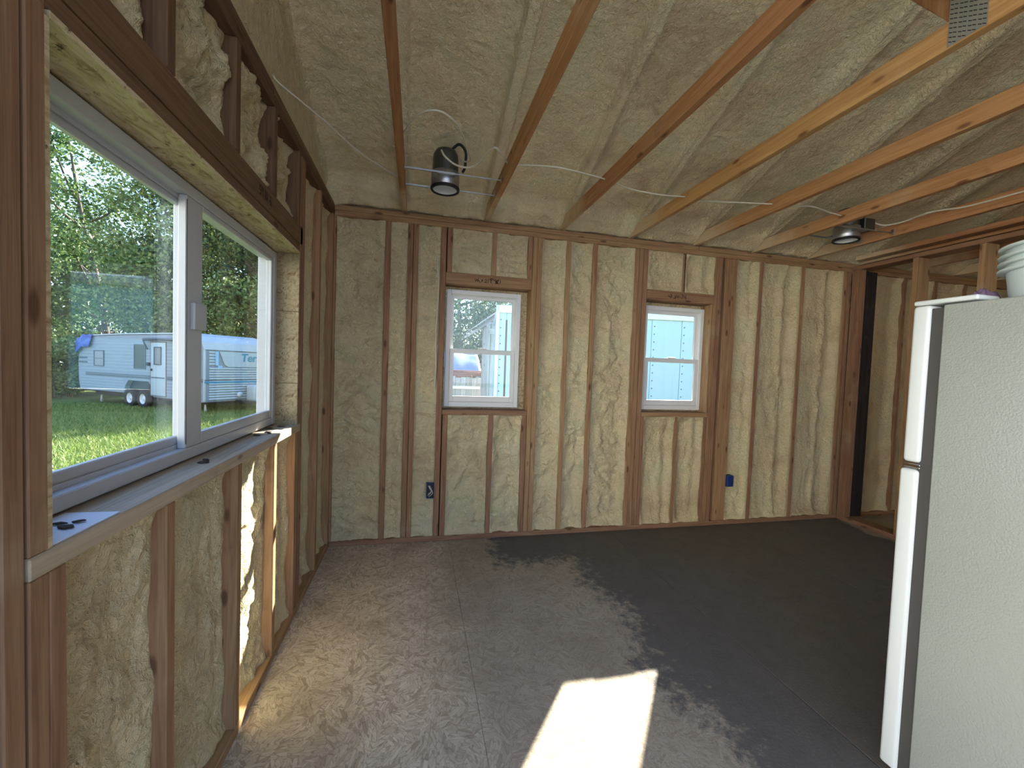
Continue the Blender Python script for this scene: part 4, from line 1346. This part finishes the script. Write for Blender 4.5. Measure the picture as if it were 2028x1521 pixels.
w_ = cwin(1.08, 1.74, 1.45, 2.06, LGLASS)
box('window_bar', w_, (1.10, 1.72), (-0.028, -0.014), (1.74, 1.765), GREYST, 0.002, 1, local=True)
cwin(3.62, 4.30, 1.42, 2.33, DGLASS)
dr = box('entry_door', cp, (4.63, 5.44), (-0.030, 0.004), (0.50, 2.40), TW2, 0.012, 3, local=True)
dr.location = (5.035, -0.013, 1.45)
multi_box('door_edge', cp, [(u, (-0.022, 0.003), v) for u, v in ring_boxes((4.60, 5.47), (0.47, 2.43), (0.022, 0.022, 0.022, 0.022))], GREYST, 0.002, local=True)
cwin(4.84, 5.24, 1.60, 2.25, LGLASS, 'door_window', -0.03)
box('door_stripe', cp, (4.66, 5.42), (-0.036, -0.028), (1.12, 1.165), GREYST, 0.002, 1, local=True)
box('door_lock', cp, (4.66, 4.72), (-0.06, -0.028), (1.38, 1.46), BLACK, 0.006, 2, local=True)
box('porch_lamp', cp, (4.44, 4.56), (-0.10, 0.0), (1.56, 1.68), BLACK, 0.02, 3, local=True)
# awning arm and rolled awning
link('awning_roll', tube_mesh([(4.3, -0.08, 2.50), (4.8, -0.08, 2.52), (6.6, -0.08, 2.50), (7.2, -0.05, 2.48)], 0.05, 8), GREYST, cp, local=True)
link('awning_arm', tube_mesh([(4.28, -0.08, 2.50), (4.40, -0.10, 2.35), (4.50, -0.06, 2.15)], 0.025, 6), BLACK, cp, local=True)
# wheel arches and wheels
for (wx) in (3.42, 4.20):
    wh = empty('wheel', (wx, 0.03, 0.33))
    attach(wh, cp, True)
    t_ = link('tyre', lathe_mesh([(0.19, -0.09), (0.29, -0.10), (0.335, -0.07), (0.335, 0.07), (0.29, 0.10), (0.19, 0.09)], 28), TYRE, wh, local=True)
    t_.rotation_euler = (math.pi / 2, 0, 0)
    h_ = link('hub', lathe_mesh([(0.0, 0.05), (0.06, 0.06), (0.07, 0.03), (0.15, 0.02), (0.17, 0.07), (0.19, 0.08), (0.19, -0.08)], 28), HUB, wh, local=True)
    h_.rotation_euler = (math.pi / 2, 0, 0)
box('wheel_well', cp, (3.0, 4.72), (0.16, 2.2), (0.30, 1.0), BLACK, 0.01, 1, local=True)
box('underframe', cp, (0.6, LX - 0.2), (0.25, 2.1), (0.30, 0.50), BLACK, 0.01, 1, local=True)
link('rear_bumper', tube_mesh([(-0.25, 0.2, 0.42), (0.4, 0.15, 0.48), (1.0, 0.15, 0.45)], 0.03, 6), BLACK, cp, local=True)
for (xx) in (0.7, 6.9):
    link('jack_stand', tube_mesh([(xx, 0.4, 0.0), (xx, 0.4, 0.45)], 0.05, 6, 0.02, curve=False), HUB, cp, local=True)
# tarp over the rear roof corner
Ug, Vg = np.meshgrid(np.linspace(0, 1, 24), np.linspace(0, 1, 24))
tx_ = 0.02 + 1.05 * Ug * (1 - 0.15 * Vg)
tz_ = 2.66 - 0.48 * Vg - 0.42 * np.clip(0.45 - Ug, 0, 1) * (0.6 + 0.4 * Vg) * 1.4 + 0.03 * gn(Ug * 4, Vg * 3, 5)
ty_ = -0.05 - 0.05 * Vg + 0.03 * gn(Ug * 7, Vg * 2, 8)
tv = np.stack([tx_, ty_, tz_], -1)
tb = tv + np.array([0, 0.03, -0.012])
nv = tv.reshape(-1, 3).shape[0]
tarp = link('tarp', grid_mesh('tarp', tv), TARP, None)
tarp.location = (-12.6, 16.9, GZ)
tarp.rotation_euler = (0, 0, math.atan2(-0.552, 0.834))
sm = tarp.modifiers.new('thick', 'SOLIDIFY')
sm.thickness = 0.012
tag(tarp, 'blue tarp hanging over the rear roof corner of the camper', 'tarp')

# ------------------------------------------------------------------ pale blue cargo trailer behind the house
CB = plain('cargo_pale_blue', (0.26, 0.49, 0.68), 0.35, var=0.04, scale=2)
CW = plain('cargo_trim', (0.42, 0.56, 0.64), 0.35, var=0.04)
RIV = plain('rivet_grey', (0.10, 0.13, 0.16), 0.5)
cg = empty('cargo_trailer', (1.9, 3.7, GZ), 0, 'pale blue cargo trailer with riveted panels behind the house', 'trailer')
YS = 3.7
x0c, x1c = 1.90, 8.6
box('body', cg, (x0c, x1c), (YS + 0.012, YS + 2.2), (-0.05, 2.36), CB, 0.01, 2)
box('top_rail', cg, (x0c - 0.02, x1c + 0.02), (YS - 0.03, YS + 2.23), (2.27, 2.40), CW, 0.012, 2)
box('bottom_rail', cg, (x0c - 0.01, x1c + 0.01), (YS - 0.015, YS + 2.2), (-0.10, 0.03), CW, 0.01, 2)
seams = [x0c + 0.15] + [4.565 + 0.53 * k for k in range(-4, 8)]
seams = sorted(s for s in seams if s < x1c)
edges_ = [x0c + 0.01] + seams + [x1c]
rv = lathe_mesh([(0.0, 0.006), (0.008, 0.005), (0.013, 0.0)], 8)
rv.materials.append(RIV)
for i in range(len(edges_) - 1):
    pn = box('side_panel', cg, (edges_[i] + 0.004, edges_[i + 1] - 0.004), (YS, YS + 0.012), (0.03, 2.27), CB, 0.003, 1)
    if i < 1 or 4.0 < edges_[i] < 5.7:
        for j in range(16):
            r_ = bpy.data.objects.new('rivet', rv)
            COL.objects.link(r_)
            r_.location = (edges_[i] + 0.045, YS, 0.15 + 0.134 * j)
            r_.rotation_euler = (math.pi / 2, 0, 0)
            attach(r_, pn)
box('corner_post', cg, (x0c - 0.03, x0c + 0.03), (YS - 0.03, YS + 0.05), (-0.1, 2.40), CW, 0.008, 2)
box('door_gap', cg, (x0c + 0.135, x0c + 0.165), (YS - 0.006, YS + 0.004), (0.03, 2.16), GASKET, 0.001, 1)
for xx in (4.6, 5.5):
    t_ = link('wheel', lathe_mesh([(0.0, 0.06), (0.2, 0.06), (0.22, -0.02), (0.29, -0.09), (0.33, -0.06), (0.33, 0.10), (0.2, 0.12), (0.0, 0.12)], 28), TYRE, cg, (xx, YS + 0.12, GZ + 0.33))
    t_.rotation_euler = (math.pi / 2, 0, 0)

cg.rotation_euler = (0, 0, math.radians(-9))

# ------------------------------------------------------------------ grey lean-to shed, fence and lumber seen through the first small window
GREYW = wood_mat('weathered_wood', (0.42, 0.42, 0.42), (0.25, 0.24, 0.24), (0.10, 0.1, 0.1), 0.1)
sh = empty('lean_to_shed', (3.0, 7.2, GZ), 0, 'weathered grey lean-to shed on posts seen through the first small window', 'shed')
board('post', sh, (2.02, 2.14), (6.0, 6.12), (GZ, 2.25), 'z', GREYW)
board('post', sh, (2.30, 2.42), (6.6, 6.72), (GZ, 2.40), 'z', GREYW)
board('post', sh, (4.2, 4.32), (6.3, 6.42), (GZ, 3.4), 'z', GREYW)
for (yy) in (6.0, 6.7, 7.4):
    me = box_mesh(0.05, 0.14, 3.0, 0.003)
    me.materials.append(GREYW)
    o = bpy.data.objects.new('rafter', me)
    COL.objects.link(o)
    o.rotation_euler = (0, math.radians(53), 0)
    o.location = (2.95, yy, 2.98)
    attach(o, sh)
for k in range(7):
    me = box_mesh(0.30, 2.2, 0.02, 0.002)
    me.materials.append(GREYW)
    o = bpy.data.objects.new('roof_board', me)
    COL.objects.link(o)
    o.rotation_euler = (0, math.radians(53 - 90), 0)
    o.location = (1.92 + 0.27 * k, 6.9, 2.30 + 0.203 * k)
    attach(o, sh)
board('tie_beam', sh, (2.0, 4.3), (6.02, 6.08), (2.10, 2.22), 'x', GREYW)
for k in range(8):
    board('wall_board', sh, (2.45 + 0.22 * k, 2.66 + 0.22 * k), (8.2, 8.23), (GZ, 2.6), 'z', GREYW)
fn = empty('fence', (1.2, 8.8, GZ), 0, 'grey upright board fence seen low in the first small window', 'fence')
for k in range(14):
    board('fence_board', fn, (0.3 + 0.155 * k, 0.445 + 0.155 * k), (8.8, 8.82), (GZ, 1.02 + 0.02 * ((k * 7) % 3)), 'z', GREYW)
board('fence_rail', fn, (0.3, 2.4), (8.76, 8.80), (0.70, 0.78), 'x', plain('white_rail', (0.75, 0.75, 0.72), 0.6))
tp = empty('boat_cover', (1.2, 10.6, GZ), 0, 'slate blue tarp stretched over a frame behind the board fence', 'tarp')
Ug, Vg = np.meshgrid(np.linspace(-0.6, 2.6, 40), np.linspace(0, 1, 20))
me = grid_mesh('cover', np.stack([Ug, 9.7 + 1.6 * Vg, 1.05 + 0.75 * np.sin(Vg * 1.5) + 0.04 * gn(Ug * 2, Vg * 3, 9)], -1))
o = link('cover', me, plain('slate_blue_tarp', (0.16, 0.20, 0.36), 0.5, var=0.15, scale=4), tp)
sm = o.modifiers.new('thick', 'SOLIDIFY')
sm.thickness = 0.01
for xx in (-0.4, 1.0, 2.4):
    board('support_post', tp, (xx, xx + 0.08), (9.72, 9.80), (GZ, 1.05), 'z', GREYW)
    board('support_post', tp, (xx, xx + 0.08), (11.1, 11.18), (GZ, 1.72), 'z', GREYW)
bm2 = board('ridge_board', tp, (-0.6, 2.7), (11.28, 11.32), (1.76, 1.92), 'x', GREYW)
REDW = wood_mat('red_brown_lumber', (0.30, 0.14, 0.09), (0.17, 0.07, 0.05), (0.05, 0.02, 0.02), 0.1)
rng = np.random.default_rng(8)
for k in range(7):
    me = box_mesh(0.09, 0.04, 1.9, 0.003)
    me.materials.append(REDW)
    o = bpy.data.objects.new('lumber_board', me)
    COL.objects.link(o)
    o.rotation_euler = (math.radians(90 + 2 * rng.normal()), math.radians(20 + 10 * k), math.radians(65 + 6 * rng.normal()))
    o.location = (1.35 + 0.09 * k, 9.25, 1.02 + 0.028 * k)
    tag(o, 'red-brown board lying loose on top of the board fence', 'board', 'loose boards by the fence')
shrub('shrub', 1.25, 8.9, 2.05, 0.42, LEAF_S, 'pale leafy bush rising in front of the slate blue tarp', 31, 2500, 0.09)
shrub('shrub', 1.5, 7.8, 1.0, 0.7, LEAF_G, 'low green weeds at the foot of the board fence', 32, 3000, 0.08)

# ------------------------------------------------------------------ unseen white building added behind the camera to bounce sunlight indoors
BOUNCE_W = plain('bounce_white_boards', (0.84, 0.83, 0.80), 0.8, var=0.03)
bn = empty('bounce_building', (-7.5, -7.5, GZ), 0, 'unseen white boarded building added behind the camera to bounce sunlight into the room', 'bounce_building')
for k in range(18):
    board('wall_board', bn, (-7.7, -7.65), (-14.7 + 0.8 * k + 0.005, -13.9 + 0.8 * k - 0.005), (GZ, 6.2), 'z', BOUNCE_W, 0.004)
box('bounce_body', bn, (-13.5, -7.7), (-14.7, -0.3), (GZ, 6.2), BOUNCE_W, 0)
pm2 = prism_mesh([(-7.3, 6.15), (-10.6, 8.2), (-13.9, 6.15), (-13.9, 6.3), (-10.6, 8.4), (-7.3, 6.3)], 15.0)
o = link('bounce_roof', pm2, GREYW, None)
o.location = (0, -15.0, 0)
attach(o, bn)
bn.rotation_euler = (0, 0, math.radians(25))
